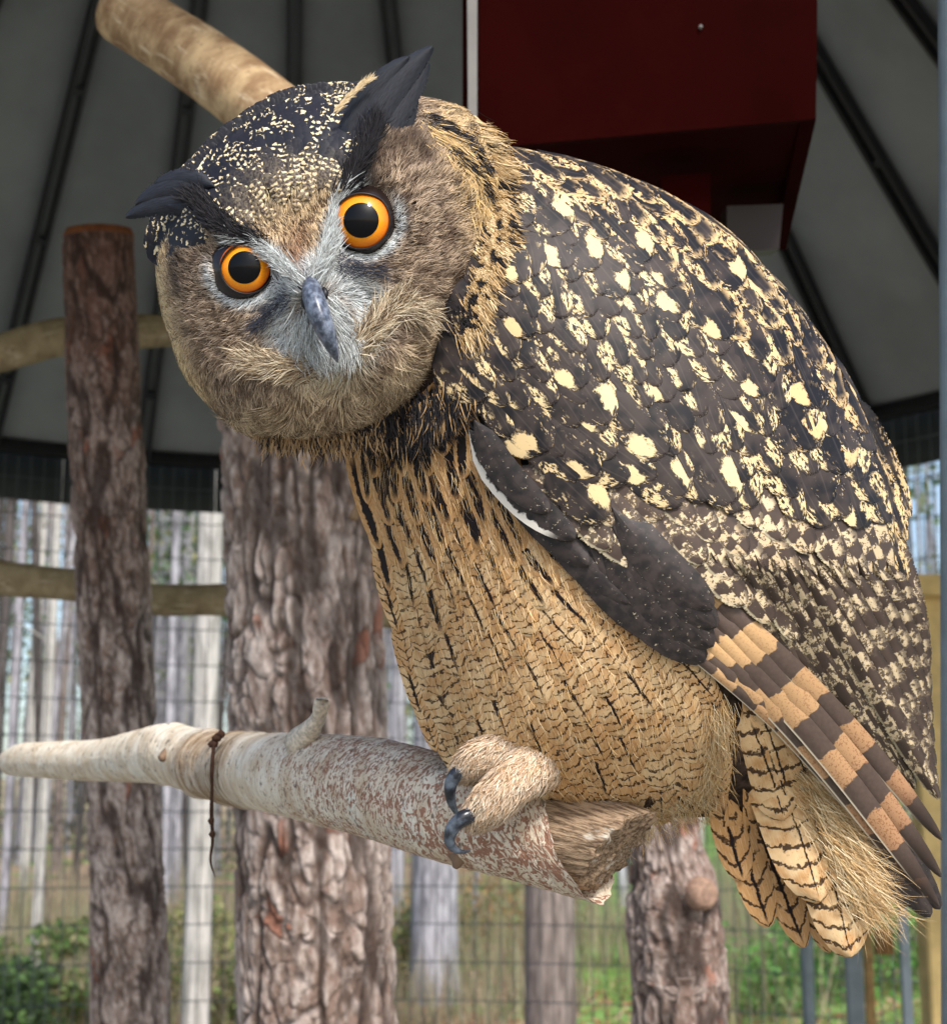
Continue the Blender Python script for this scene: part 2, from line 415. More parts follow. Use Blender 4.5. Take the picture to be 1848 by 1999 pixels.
def ring(name, z0, z1, r0, r1, mat, n=84, a_from=0, a_to=2 * math.pi):
    th = np.linspace(a_from, a_to, n)
    prof = [(r0, z0), (r1, z0), (r1, z1), (r0, z1)]
    v = np.array([[apt(q, r, z) for (r, z) in prof + prof[:1]] for q in th])
    return build(name, v.reshape(-1, 3), grid_faces(5, n), mat, av, smooth=False)
ring('rim_beam', RIM_Z - .05, RIM_Z, AR - .03, AR + .03, M_rib)
M_skirt = m_plain('skirt_sheet', lin(74, 80, 80), .6, .3, .15, 6)
for i in range(NR * 2):
    t0 = a0 + i * math.pi / NR + .0004; t1 = t0 + math.pi / NR - .0008
    vv = []
    for j in range(6):
        q = t0 + (t1 - t0) * j / 5; rr = AR + .035 + (.006 if j % 2 else 0)
        vv += [apt(q, rr, RIM_Z - SKIRT), apt(q, rr, RIM_Z - .002), apt(q, rr + .012, RIM_Z - .002), apt(q, rr + .012, RIM_Z - SKIRT)]
    v = np.array(vv).reshape(6, 4, 3); v = np.concatenate([v, v[:, :1]], 1)
    build('skirt_panel', v.reshape(-1, 3), grid_faces(5, 6), M_skirt, av, smooth=False)
# wire mesh, far side only (the near side stands open towards the viewer)
wv, wf = [], []
def wire(p, q, r):
    p, q = np.asarray(p), np.asarray(q); ax = q - p; ln = np.linalg.norm(ax); ax = ax / ln
    ref = np.array([0, 0, 1.0]) if abs(ax[2]) < .8 else np.array([1.0, 0, 0]); a_ = np.cross(ax, ref); a_ /= np.linalg.norm(a_); b_ = np.cross(ax, a_)
    b0 = len(wv)
    for c in (p, q):
        for j in range(3): wv.append(c + r * (math.cos(j * 2.094) * a_ + math.sin(j * 2.094) * b_))
    for j in range(3): wf.append((b0 + j, b0 + (j + 1) % 3, b0 + 3 + (j + 1) % 3, b0 + 3 + j))
wang = np.arange(AZ - 1.35, AZ + 1.35, .052 / AR)
for q in wang: wire(apt(q, AR, .02), apt(q, AR, RIM_Z), .0024)
for z in np.arange(.12, RIM_Z, .145):
    for q0, q1 in zip(wang[:-1:2], wang[2::2]): wire(apt(q0, AR, z), apt(q1, AR, z), .0026)
build('wire_mesh', wv, wf, M_wire, av, smooth=False)
M_galv = m_plain('galvanised_steel', lin(120, 132, 138), .45, .5, .12, 25)
for q in (AZ - 1.32, AZ - .66, AZ + 1.32, AZ + .80):
    tube('frame_post', [apt(q, AR, -.1), apt(q, AR, RIM_Z)], [.022, .022], 12, 4, M_galv, av)

# --- pine trunks with plated bark
def trunk_mesh(name, path, parent, ns=150, n=420, cells=9, seed=1, depth=.09, tint=0.0, red=.25, cap_top=False):
    q = np.array(path, float); pts = P(q[:, 0], q[:, 1], q[:, 3]); rad = q[:, 2] * q[:, 3] / FPX
    pts, rad = resample(pts, rad, n)
    al = np.concatenate([[0], np.cumsum(np.linalg.norm(np.diff(pts, axis=0), axis=1))])
    th = np.linspace(0, 2 * np.pi, ns, endpoint=False); T, A = np.meshgrid(th, al)
    r0 = rad.mean(); circ = 2 * np.pi * r0
    X = T / (2 * np.pi) * cells; Y = A / circ * cells * .26
    wob = (fbm(np.cos(T) * 3 + 20, np.sin(T) * 3 + 20, A / r0 * 1.1, seed) - .5)
    wob2 = (fbm(np.cos(T) * 3 + 50, np.sin(T) * 3 + 50, A / r0 * 1.5, seed + 9) - .5)
    f1, f2, cell = voro(np.mod(X + 2.2 * wob, cells), Y + 1.4 * wob2, cells, seed)
    f1b, f2b, cellb = voro(np.mod(X * 2 + 2.5 * wob2, cells * 2), Y * 3.4 + 2 * wob, cells * 2, seed + 5)
    kx = cells / 6.28 * 1.1
    rg = 1 - np.abs(2 * fbm(np.cos(T) * kx + 30, np.sin(T) * kx + 30, A / r0 * .42, seed + 21, 3) - 1)      # vertical furrows
    rg = 1 - sstep(rg, .84, .97)
    crack = np.minimum(.35 + .65 * sstep(f2 - f1, .0, .30), 1) * (.12 + .88 * rg); crackb = sstep(f2b - f1b, .0, .22)
    fine = fbm(np.cos(T) * 18 + 9, np.sin(T) * 18 + 9, A / r0 * 7, seed + 2, 4)
    h = (crack - .7) * (.6 + .8 * cell) + .28 * (crackb - .6) * crack + .5 * (fine - .5) + .35 * (cellb - .5) * crack
    v = tube_v(pts, rad, ns, h * depth * rad[:, None])
    pale = lin(212, 196, 186); mid = lin(140, 118, 106); rd = lin(168, 110, 86); dk = lin(44, 33, 29)
    m1 = np.clip(.05 + 2.2 * (fine - .35) + .5 * (cell - .5) + .5 * (cellb - .5), 0, 1)[..., None]
    c = mid * (1 - m1) + pale * m1
    rm = (sstep(cellb, 1 - red * .55, 1 - red * .4) * sstep(fbm(np.cos(T) * 2, np.sin(T) * 2, A / r0, seed + 31), .45, .6) * .85)[..., None]
    c = c * (1 - rm) + rd * rm
    rt = np.array(lin(96, 56, 42))  # dark reddish tone mixed by tint; carries the post's painted roof shade
    c = c * (1 - tint) + rt * (.55 + .9 * fine[..., None]) * tint
    ck = (1 - crack * (.55 + .45 * crackb))[..., None] * .9
    c = c * (1 - ck) + dk * ck
    col = np.concatenate([c, np.ones(c.shape[:2] + (1,))], -1).reshape(-1, 4)
    o = build(name, v.reshape(-1, 3), grid_faces(ns, n, True), M_bark, parent, {'col': col})
    return o, pts, rad, v
big = empty('pine_tree', 'thick pine trunk with grey and reddish plated bark directly behind the perch', 'tree')
trunk_mesh('trunk', [(545, 420, 128, 2.3), (560, 700, 134, 2.3), (578, 900, 141, 2.3), (597, 1300, 148, 2.3), (610, 1700, 147, 2.3), (620, 2060, 152, 2.3), (655, 3500, 170, 2.3)], big, 260, 900, 13, 3, .085, 0, .22)
bt = big.children[0].data; tv = np.array([bt.vertices[i].co for i in range(260)]); tc = tv.mean(0)
build('sawn_top', np.vstack([tv, tc[None]]), [(i, (i + 1) % 260, 260) for i in range(260)], M_cutwood, big)
# a small broken branch stub on the trunk
k2 = [(690, 1010, 10, 2.22), (700, 985, 7, 2.2), (707, 960, 4, 2.19)]
log('branch_stub', k2, m_plain('dead_twig', lin(150, 125, 100), .9, .1), big, 8, 8)
post = empty('pine_post', 'slimmer reddish brown pine post with sawn top standing under the roof', 'post')
roof_shade = np.linspace(.85, -.75, 560)[:, None, None].clip(.06, .8)  # roof shade painted into the post's bark: darker and redder towards the top
pm, ppts, prad, pv = trunk_mesh('trunk', [(192, 462, 66, 2.75), (200, 700, 70, 2.75), (215, 1000, 70, 2.75), (228, 1300, 70, 2.75), (245, 1640, 70, 2.75), (256, 1999, 75, 2.75), (275, 3000, 82, 2.75)], post, 130, 560, 10, 8, .09, roof_shade, .15)
cap = pv[0]; cc = cap.mean(0) + np.array([0, 0, .018])
build('sawn_top', np.vstack([cap, cap * .9 + cc * .1 + np.array([0, 0, .012]), cc[None]]), [(i, (i + 1) % 130, 130 + (i + 1) % 130, 130 + i) for i in range(130)] + [(130 + i, 130 + (i + 1) % 130, 260) for i in range(130)], M_cutwood, post)
post2 = empty('gnarled_tree', 'gnarled grey purple trunk with a sawn knot, standing below the owl tail', 'tree')
trunk_mesh('trunk', [(1292, 1480, 60, 2.2), (1300, 1640, 66, 2.2), (1312, 1720, 84, 2.2), (1318, 1800, 92, 2.2), (1324, 1900, 90, 2.2), (1330, 2050, 94, 2.2), (1360, 3400, 100, 2.2)], post2, 130, 420, 8, 14, .10, .12, .3)
kn = P(1372, 1745, 2.13); th = np.linspace(0, 2 * np.pi, 20, endpoint=False)
tube('sawn_knot', [kn + np.array([-.01, .05, 0]), kn + np.array([0, .012, 0]), kn, kn + np.array([.002, -.004, 0])], [.023, .022, .019, .013], 18, None, m_plain('knot_wood', lin(150, 122, 104), .85, .2, .3, 90), post2)

# --- rails and the log above
M_rail = m_log('weathered_rail', (128, 112, 84), (156, 140, 108), (186, 172, 146))
def rail(name, path, mat, label, seed):
    o, _, _ = log(name, path, mat, None, 28, 50, .10, seed); return tag(o, label, 'rail')
rail('log_rail', [(-160, 1105, 36, 3.1), (0, 1128, 34, 3.1), (160, 1145, 32, 3.1), (300, 1170, 30, 3.12), (450, 1172, 31, 3.15), (620, 1188, 29, 3.2), (790, 1205, 24, 3.25), (1000, 1215, 22, 3.3)], M_rail, 'long horizontal log rail crossing behind the post and the thick trunk', 2)
rail('log_rail', [(-150, 720, 34, 3.05), (0, 690, 37, 3.05), (130, 655, 38, 3.05), (330, 645, 32, 3.1), (470, 640, 30, 3.15)], M_rail, 'short horizontal log rail behind the upper part of the reddish post', 6)
M_upper = m_log('peeled_log', (140, 110, 80), (196, 168, 128), (220, 198, 165))
up = empty('log_perch', 'thick peeled tan log slanting down from above behind the owl head', 'perch')
lo, lpts, lrad = log('log', [(238, 22, 63, 1.9), (300, 60, 65, 1.88), (400, 125, 68, 1.85), (520, 215, 71, 1.8), (640, 310, 72, 1.76), (820, 455, 72, 1.7)], M_upper, up, 48, 70, .04, 21)
ax = lpts[1] - lpts[0]; ax /= np.linalg.norm(ax)
k = NT('log_end_grain', .85, .2)
rr_ = k.noise(k.pos(), 60, 4, .6); M_end = k.col(k.mix(k.sm(rr_, .3, .7), L4(120, 92, 66), L4(190, 158, 118)))
tube('sawn_end', [lpts[0] + ax * .006, lpts[0] - ax * .004, lpts[0] - ax * .007], [lrad[0] * 1.0, lrad[0] * .97, lrad[0] * .86], 36, None, M_end, up)

# --- the red nest box hanging from the roof
M_red = m_plain('dark_red_paint', lin(34, 2, 1), .85, .03, .12, 8)
M_pale = m_plain('grey_edge_strip', lin(128, 124, 120), .6, .3, .08, 20)
M_plast = m_plain('grey_plastic', lin(34, 24, 26), .4, .4, .1, 20)
nb = empty('nest_box', 'dark red painted box hanging under the roof behind the owl back', 'box')
D = 1.75
def quadprism(name, uvd, th, mat, parent):
    """flat board through picture corners at given distances, with real thickness"""
    q = np.array([P(*r) for r in uvd]); nrm = np.cross(q[1] - q[0], q[3] - q[0]); nrm /= np.linalg.norm(nrm)
    if np.dot(nrm, CAM - q[0]) > 0: nrm = -nrm
    v = np.vstack([q, q + nrm * th]); n = len(q)
    f = [tuple(range(n)), tuple(range(n, 2 * n))[::-1]] + [(i, i + n, (i + 1) % n + n, (i + 1) % n) for i in range(n)]
    return build(name, v, f, mat, parent, smooth=False)
quadprism('front_board', [(934, -500, D), (1600, -500, D), (1592, 232, D), (934, 290, D)], .018, M_red, nb)
quadprism('bottom_board', [(936, 292, D + .012), (1586, 236, D + .012), (1535, 430, D + .30), (960, 520, D + .30)], .016, M_red, nb)
quadprism('side_board', [(1601, -500, D + .002), (1606, -500, D + .34), (1533, 488, D + .33), (1592, 234, D + .002)], .016, M_red, nb)
quadprism('side_board', [(931, -500, D + .002), (934, -500, D + .34), (952, 500, D + .33), (932, 292, D + .002)], .016, M_red, nb)
quadprism('edge_strip', [(908, -500, D - .01), (932, -500, D - .01), (931, 300, D - .01), (914, 300, D - .01)], .02, M_pale, nb)
quadprism('block', [(1290, 345, D + .05), (1386, 338, D + .05), (1386, 470, D + .05), (1290, 470, D + .05)], .05, M_red, nb)
quadprism('plastic_tray', [(1418, 402, D + .16), (1528, 398, D + .16), (1520, 486, D + .16), (1418, 492, D + .16)], .05, M_plast, nb)
scr = P(1367, 52, D - .002); tube('screw_head', [scr + np.array([0, .004, 0]), scr, scr + np.array([0, -.002, 0])], [.0022, .0022, .0014], 10, None, M_pale, nb)

# --- posts at the right edge of the enclosure
M_lumber = m_plain('yellow_pine_lumber', lin(205, 178, 120), .75, .2, .16, 14)
gate = empty('gate_frame', 'gate frame of yellow pine timber beside the wire fence behind the tail', 'gate')
def vpost(name, u, v0, v1, hw, d, mat, parent=None, hy=None):
    a_, b_ = P(u, v0, d), P(u, v1, d); h = hw * d / FPX
    x, y = a_[0], a_[1]
    return box(name, ((a_[0] + b_[0]) / 2, y, (a_[2] + b_[2]) / 2), h, hy or h, abs(a_[2] - b_[2]) / 2, mat=mat, parent=parent, bev=h * .12)
vpost('upright', 1803, 1165, 2330, 38, 4.6, M_lumber, gate)
vpost('upright', 1722, 1812, 1862, 16, 4.62, m_plain('brown_block', lin(150, 112, 70), .8, .2), gate)
c_ = P(1850, 1146, 4.55); box('top_rail', c_, .12, .05, .028, mat=M_lumber, parent=gate)
tag(vpost('fence_post', 1651, 1560, 2330, 15, 4.7, M_galv), 'grey square steel post below the tail tip', 'post')
tag(vpost('fence_post', 1757, 1700, 2330, 9, 4.4, M_galv), 'thin pale blue steel post against the yellow timber', 'post')
tag(vpost('fence_stake', 1686, 1700, 2330, 8, 4.9, m_plain('stake_wood', lin(150, 122, 80), .8, .2)), 'thin brown wooden stake beside the grey steel post', 'stake')
tag(tube('steel_pole', [P(1872, -700, 1.5), P(1880, 1000, 1.5), P(1884, 3200, 1.5)], [.021, .021, .021], 20, 12, M_galv), 'round blue grey steel pole at the right of the owl', 'pole')

# --- woodland beyond the mesh
def m_tree(name, c0, c1):
    k = NT(name, .9, .1); p_ = k.pos(); x, y, z = k.xyz(p_)
    n_ = k.noise(k.comb(k.mul(x, 22.0), k.mul(y, 22.0), k.mul(z, 4.0)), 1.0, 4, .65)
    k.bump(n_, .02, .6)
    return k.col(k.mix(k.sm(n_, .32, .66), tuple(lin(*c0)) + (1,), tuple(lin(*c1)) + (1,)))
M_t = [m_tree('far_bark_grey', (112, 110, 116), (176, 174, 180)), m_tree('far_bark_brown', (92, 82, 78), (146, 134, 128)), m_tree('far_bark_pale', (140, 138, 132), (196, 192, 186)), m_tree('far_bark_dark', (58, 54, 52), (96, 90, 88))]
def ray_ground(u, y):
    """x and ground height at forward distance y below picture column u"""
    x = (u - CU) / FPX * y / math.cos(PITCH) * 1.0
    return x, float(ground_z(np.array(x), np.array(float(y))))
def tree(u, y, width_px, mi, lean=0.0, h=14.0, label=None, name='woodland_tree', limbs=3):
    x, z = ray_ground(u, y); r = width_px * y / FPX / 2
    size = 'very slender' if r < .036 else 'slender' if r < .055 else 'medium' if r < .085 else 'stout'
    root = empty(name, label or '%s %s %s tree trunk in the woodland beyond the wire mesh' % (['leaning', 'upright'][abs(lean) < .6], size, ['grey barked', 'brown barked', 'pale barked', 'dark barked'][mi]), 'tree', 'woodland trees beyond the mesh')
    root.location = (x, y, z)
    pts = [(0, 0, -.15), (lean * .02, 0, .25), (lean * .2, 0, h * .25), (lean * .5, .1, h * .6), (lean, .1, h)]
    tube('trunk', pts, [r * 1.5, r * 1.08, r, r * .75, r * .3], 12, 18, M_t[mi], root)
    for j in range(limbs):
        a_ = random.uniform(0, 6.28); z0 = random.uniform(2.2, h * .6); ln = random.uniform(.5, 1.3)
        tube('limb', [(lean * z0 / h, 0, z0), (lean * z0 / h + math.cos(a_) * ln * .5, math.sin(a_) * ln * .5, z0 + ln * .25), (lean * z0 / h + math.cos(a_) * ln, math.sin(a_) * ln, z0 + ln * .35)], [r * .22, r * .15, r * .05], 6, 6, M_t[mi], root)
    return root
tree(412, 11.0, 52, 2, 0, label='pale birch trunk between the two near pine posts', limbs=2)
tree(852, 14.5, 84, 0, 0, label='broad grey trunk seen between the thick pine and the owl', limbs=2)
tree(1066, 10.5, 92, 1, 0, label='dark brown trunk rising under the sawn end of the perch', limbs=1)
tree(780, 19, 26, 0); tree(112, 13.5, 20, 2); tree(84, 24, 18, 2); tree(48, 18, 16, 0); tree(20, 13, 20, 3); tree(345, 17, 18, 0); tree(365, 25, 20, 0)
for i in range(64):
    tree(random.uniform(-260, 2150), random.uniform(17, 36), random.uniform(7, 17), random.choice([0, 0, 1, 1, 3, 3, 2]), random.choice([0, 0, 0, -1.3, 1.3, .9]), limbs=2)
# far trunks and leaf masses read as one wood
def leaves(name, cen, rad, n, size, cols, seed, flat=1.0):
    r = np.random.default_rng(seed); m = len(cen); i = r.integers(0, m, n)
    d = r.normal(size=(n, 3)); d /= np.linalg.norm(d, axis=1)[:, None]; d *= (r.random(n) ** .45)[:, None]; d[:, 2] *= flat
    p = np.asarray(cen)[i] + d * np.asarray(rad)[i][:, None]
    a_ = r.normal(size=(n, 3)); a_ /= np.linalg.norm(a_, axis=1)[:, None]; b_ = np.cross(a_, r.normal(size=(n, 3))); b_ /= np.linalg.norm(b_, axis=1)[:, None]
    s = (size * r.uniform(.5, 1.4, n))[:, None]
    v = np.stack([p - a_ * s, p + b_ * s * .45, p + a_ * s, p - b_ * s * .45], 1).reshape(-1, 3)
    c = np.asarray(cols)[r.integers(0, len(cols), n)] * r.uniform(.6, 1.3, n)[:, None]
    c = np.concatenate([np.repeat(c, 4, 0), np.ones((4 * n, 1))], 1)
    return build(name, v, np.arange(4 * n).reshape(-1, 4), M_leaf, None, {'col': c}, smooth=False)
k = NT('leaf', .6, .3); cc_ = k.attr('col').outputs['Color']; k.col(cc_)
tr = k.n('ShaderNodeBsdfTranslucent'); k.put(tr.inputs[0], cc_); mxs = k.n('ShaderNodeMixShader'); mxs.inputs[0].default_value = .35
k.t.links.new(k.b.outputs[0], mxs.inputs[1]); k.t.links.new(tr.outputs[0], mxs.inputs[2]); k.t.links.new(mxs.outputs[0], k.out.inputs[0]); M_leaf = k.m
fv, ff_ = [], []
for i in range(760):
    y = random.uniform(34, 62); x, z = ray_ground(random.uniform(-2300, 4200), y); r = random.uniform(.04, .12)
    pts = np.array([(x, y, z - .3), (x + random.uniform(-.3, .3), y, z + 8), (x + random.uniform(-.6, .6), y, z + 18)])
    v = tube_v(pts, np.array([r, r * .8, r * .4]), 7); b0 = len(fv)
    fv += list(v.reshape(-1, 3)); ff_ += [tuple(int(c) + b0 for c in q) for q in grid_faces(7, 3, True)]
tag(build('distant_woodland', fv, ff_, M_t[0]), 'distant grey wood of thin trunks far behind the mesh', 'woodland', kind='stuff')
cen, rad = [], []
for i in range(340):
    y = random.uniform(20, 58); x, z = ray_ground(random.uniform(-2300, 4200), y)
    cen.append((x, y, z + random.uniform(3.2, 10))); rad.append(random.uniform(.8, 1.8))
tag(leaves('distant_foliage', cen, rad, 100000, .085, [lin(96, 122, 84), lin(128, 150, 120), lin(74, 92, 66), lin(150, 152, 96)], 2), 'thin grey green canopy foliage of the wood behind the mesh', 'foliage', kind='stuff')
cen, rad = [], []
for i in range(280):
    y = random.uniform(30, 60); x, z = ray_ground(random.uniform(-2300, 4200), y)
    cen.append((x, y, z + random.uniform(.2, 1.8))); rad.append(random.uniform(.5, 1.3))
tag(leaves('distant_undergrowth', cen, rad, 60000, .08, [lin(112, 116, 100), lin(128, 122, 104), lin(92, 96, 84), lin(140, 128, 104)], 4), 'dull grey green undergrowth at the foot of the far wood', 'undergrowth', kind='stuff')
G1, G2, G3 = lin(92, 122, 66), lin(124, 140, 86), lin(66, 84, 54)
for (u, y, r, h, cs, lb) in [(70, 11.5, .42, .55, [G1, G3, G3], 'dark green bush beyond the mesh left of the reddish post'),
                              (150, 12.6, .40, .75, [G2, lin(150, 140, 104), G1], 'yellowing leafy bush behind the mesh beside the post'),
                              (0, 9.9, .28, .26, [lin(104, 150, 112), G1], 'low bluish green bush at the left of the mesh'),
                              (390, 14, .5, .8, [lin(150, 150, 96), lin(168, 160, 110), G2], 'olive yellow shrub behind the pale birch trunk'),
                              (500, 13, .5, .5, [lin(140, 130, 100), G2], 'pale brown scrub between post and thick trunk'),
                              (770, 15, .6, .8, [lin(150, 150, 92), G2, lin(150, 128, 90)], 'yellow green shrub beside the broad grey trunk'),
                              (960, 17, .9, .8, [lin(150, 140, 92), G2, lin(165, 130, 90)], 'dry olive scrub behind the sawn perch end'),
                              (1480, 13.5, .8, .6, [lin(112, 160, 84), lin(90, 140, 66), G2], 'bright green bush behind the wire below the tail'),
                              (1720, 14.0, 1.0, .8, [lin(112, 160, 84), lin(90, 140, 66)], 'bright green bush behind the steel posts'),
                              (1840, 15.5, 1.4, 2.6, [lin(150, 160, 88), lin(130, 150, 110), lin(196, 186, 92)], 'yellow flecked tree foliage beyond the mesh right of the owl back')]:
    x, z = ray_ground(u, y); r2 = np.random.default_rng(int(u) + 3)
    cen = [(x + r2.normal() * r * .5, y + r2.normal() * r * .4, z + h * r2.uniform(.15, 1)) for _ in range(12)]
    tag(leaves('bush', cen, [r * .5] * 12, 2600, .035, cs, int(u) + 9, .8), lb, 'bush')
# dry brush: thin stems and tall straw-coloured grass
n = 26000; r2 = np.random.default_rng(99); yy = r2.uniform(12.5, 24, n); xx = (r2.uniform(-300, 2200, n) - CU) / FPX * yy; zz = ground_z(xx, yy)
keep = fbm(xx * .8 + 9, yy * .5, 0, 61) + .12 * sstep(yy, 10, 16) > .52; xx, yy, zz = xx[keep], yy[keep], zz[keep]; n = len(xx)
hh = r2.uniform(.25, 1.0, n) * (.5 + .9 * fbm(xx, yy * .7, 0, 63)); an = r2.uniform(0, 6.28, n); w_ = .007
lx, ly = r2.normal(size=n) * .16, r2.normal(size=n) * .12
bl = np.stack([np.stack([xx - w_ * np.cos(an), yy - w_ * np.sin(an), zz - .02], 1), np.stack([xx + w_ * np.cos(an), yy + w_ * np.sin(an), zz - .02], 1), np.stack([xx + lx, yy + ly, zz + hh], 1)], 1)
gc = np.array([lin(192, 176, 146), lin(172, 166, 136), lin(140, 148, 112), lin(156, 134, 112)])[r2.integers(0, 4, n)] * r2.uniform(.6, 1.15, n)[:, None]
tag(build('dry_brush', bl.reshape(-1, 3), np.arange(3 * n).reshape(-1, 3), M_leaf, None, {'col': np.concatenate([np.repeat(gc, 3, 0), np.ones((3 * n, 1))], 1)}, False), 'tall straw coloured brush between the woodland trunks', 'brush', kind='stuff')
# grass blades
n = 30000; r2 = np.random.default_rng(77)
yy = r2.uniform(7.5, 20, n); uu = r2.uniform(-250, 2150, n); xx = (uu - CU) / FPX * yy
keep = (fbm(xx * .55 + 3, yy * .55, 0, 41) + .14 * sstep(xx, .4, 1.6)) > .50
xx, yy = xx[keep], yy[keep]; n = len(xx); zz = ground_z(xx, yy)
hh = r2.uniform(.05, .2, n); an = r2.uniform(0, 6.28, n); w_ = .006
lx, ly = r2.normal(size=n) * .05, r2.normal(size=n) * .05
bl = np.stack([np.stack([xx - w_ * np.cos(an), yy - w_ * np.sin(an), zz - .01], 1), np.stack([xx + w_ * np.cos(an), yy + w_ * np.sin(an), zz - .01], 1), np.stack([xx + lx, yy + ly, zz + hh], 1)], 1)
gc = np.where((r2.random(n) < (.35 + .3 * (xx > .6)))[:, None], lin(124, 152, 78), lin(150, 146, 100)) * r2.uniform(.6, 1.2, n)[:, None]
tag(build('grass', bl.reshape(-1, 3), np.arange(3 * n).reshape(-1, 3), M_leaf, None, {'col': np.concatenate([np.repeat(gc, 3, 0), np.ones((3 * n, 1))], 1)}, False), 'thin grass growing on the forest floor behind the mesh', 'grass', kind='stuff')
n = 16000; yy = r2.uniform(7, 16, n); xx = (r2.uniform(-250, 2150, n) - CU) / FPX * yy; zz = ground_z(xx, yy) + .012
a_ = r2.normal(size=(n, 3)); a_[:, 2] *= .35; a_ /= np.linalg.norm(a_, axis=1)[:, None]; b_ = np.cross(a_, np.stack([r2.normal(size=n) * .3, r2.normal(size=n) * .3, np.ones(n)], 1)); b_ /= np.linalg.norm(b_, axis=1)[:, None]
p_ = np.stack([xx, yy, zz], 1); s_ = r2.uniform(.025, .05, n)[:, None]
v = np.stack([p_ - a_ * s_, p_ + b_ * s_ * .5, p_ + a_ * s_, p_ - b_ * s_ * .5], 1)
lc = np.array([lin(196, 150, 116), lin(168, 112, 78), lin(214, 180, 150), lin(132, 96, 74)])[r2.integers(0, 4, n)]
tag(build('leaf_litter', v.reshape(-1, 3), np.arange(4 * n).reshape(-1, 4), M_leaf, None, {'col': np.concatenate([np.repeat(lc, 4, 0), np.ones((4 * n, 1))], 1)}, False), 'fallen orange brown leaves covering the forest floor', 'leaf litter', kind='stuff')

# ================================================================== PERCH
k = NT('birch_bark', .8, .25)
a_, l_, b_ = k.xyz(k.attr('fuv').outputs['Vector']); e_ = k.xyz(k.attr('fpar').outputs['Vector'])[0]   # round coordinate, length in m; reddishness
v1 = k.comb(a_, k.mul(l_, 40.0), b_)
n1 = k.noise(v1, 1.1, 4, .6); n2 = k.noise(k.comb(k.mul(a_, 3.0), k.mul(l_, 150.0), k.mul(b_, 3.0)), 1.0, 4, .7); n3 = k.noise(k.comb(k.mul(a_, .9), k.mul(l_, 300.0), k.mul(b_, .9)), 1.0, 3, .6)
n4 = k.noise(k.comb(k.mul(a_, 7.0), k.mul(l_, 300.0), k.mul(b_, 7.0)), 1.0, 3, .65, 1.2)
c = k.mix(k.sm(n1, .3, .7), L4(238, 228, 210), L4(208, 188, 160))
c = k.mix(k.mul(k.sm(n3, .52, .62), .35), c, L4(160, 140, 118))
c = k.mix(k.sm(k.noise(v1, .6, 3), .6, .7, 0, .35), c, L4(222, 230, 224))
redm = k.mul(k.sm(k.add(n4, k.mul(k.sub(e_, .5), .30)), .53, .57), k.sm(e_, .05, .3))
c = k.mix(redm, c, k.mix(n2, L4(120, 80, 60), L4(186, 142, 118)))
c = k.mix(k.mul(k.xyz(k.attr('fpar').outputs['Vector'])[1], k.sm(n3, .35, .6, .35, 1.0)), c, L4(134, 104, 72))
c = k.mix(k.mul(k.sm(n2, .58, .65), .75), c, L4(84, 72, 62))
k.bump(k.add(n2, k.mul(n4, .8)), .0016, .8); M_birch = k.col(c)
perch = empty('branch_perch', 'pale mottled birch branch with flaking red brown bark the owl grips', 'perch')
PP = [(22, 1487, 26, 1.78), (60, 1483, 34, 1.72), (200, 1484, 41, 1.58), (312, 1472, 57, 1.46), (372, 1482, 62, 1.40), (430, 1497, 67, 1.34), (560, 1512, 80, 1.22), (720, 1537, 95, 1.11), (870, 1578, 101, 1.03), (1000, 1607, 104, .99), (1130, 1640, 106, .965)]
q = np.array(PP, float); pts = P(q[:, 0], q[:, 1], q[:, 3]); rad = q[:, 2] * q[:, 3] / FPX
pts, rad = resample(pts, rad, 260); ns = 110
al = np.concatenate([[0], np.cumsum(np.linalg.norm(np.diff(pts, axis=0), axis=1))]); th = np.linspace(0, 2 * np.pi, ns, endpoint=False); T, A = np.meshgrid(th, al)
LT = al[-1]; fr = A / LT
ringd = np.zeros_like(A)
for pos_, amp, wd_ in ((.50, .07, .010), (.535, -.05, .008), (.565, .06, .008), (.60, .05, .012), (.30, .03, .01), (.42, .04, .008)):
    ringd += amp * np.exp(-((fr - pos_ - .012 * np.sin(T + 1)) / wd_) ** 2)
dn = .10 * (fbm(np.cos(T) * 1.4 + 3, np.sin(T) * 1.4 + 3, A * 22, 5) - .5) + .035 * (fbm(np.cos(T) * 9 + 3, np.sin(T) * 9 + 3, A * 190, 6) - .5) + ringd
v = tube_v(pts, rad, ns, dn * rad[:, None])
axd = pts[-1] - pts[-8]; axd /= np.linalg.norm(axd); _, fa_, fb_ = frames(pts)
down = -(np.cos(th) * fa_[-1][2] + np.sin(th) * fb_[-1][2])                       # 1 at the underside
v = v + (sstep(fr, .93, 1.0) * (.022 * down[None, :] + .006 * (fbm(np.cos(T) * 4 + 7, np.sin(T) * 4 + 7, 0, 45) - .5)))[..., None] * axd
red = sstep(fr, .58, .80) * (.30 + .55 * fbm(np.cos(T) * 2 + 3, np.sin(T) * 2 + 3, A * 14, 15)) + .25 * sstep(fr, .46, .52) * sstep(fr, .62, .56)
at = np.stack([np.cos(T), A, np.sin(T)], -1); at2 = np.stack([red, sstep(fr, .47, .515) * sstep(fr, .635, .60) * (.5 + .6 * fbm(np.cos(T) * 3, np.sin(T) * 3, A * 40, 25)), A], -1)
f = [tuple(int(i) for i in r) for r in grid_faces(ns, 260, True)] + [tuple(range(ns))[::-1]]
build('bark', v.reshape(-1, 3), f, M_birch, perch, {'fuv': at.reshape(-1, 3), 'fpar': at2.reshape(-1, 3)})
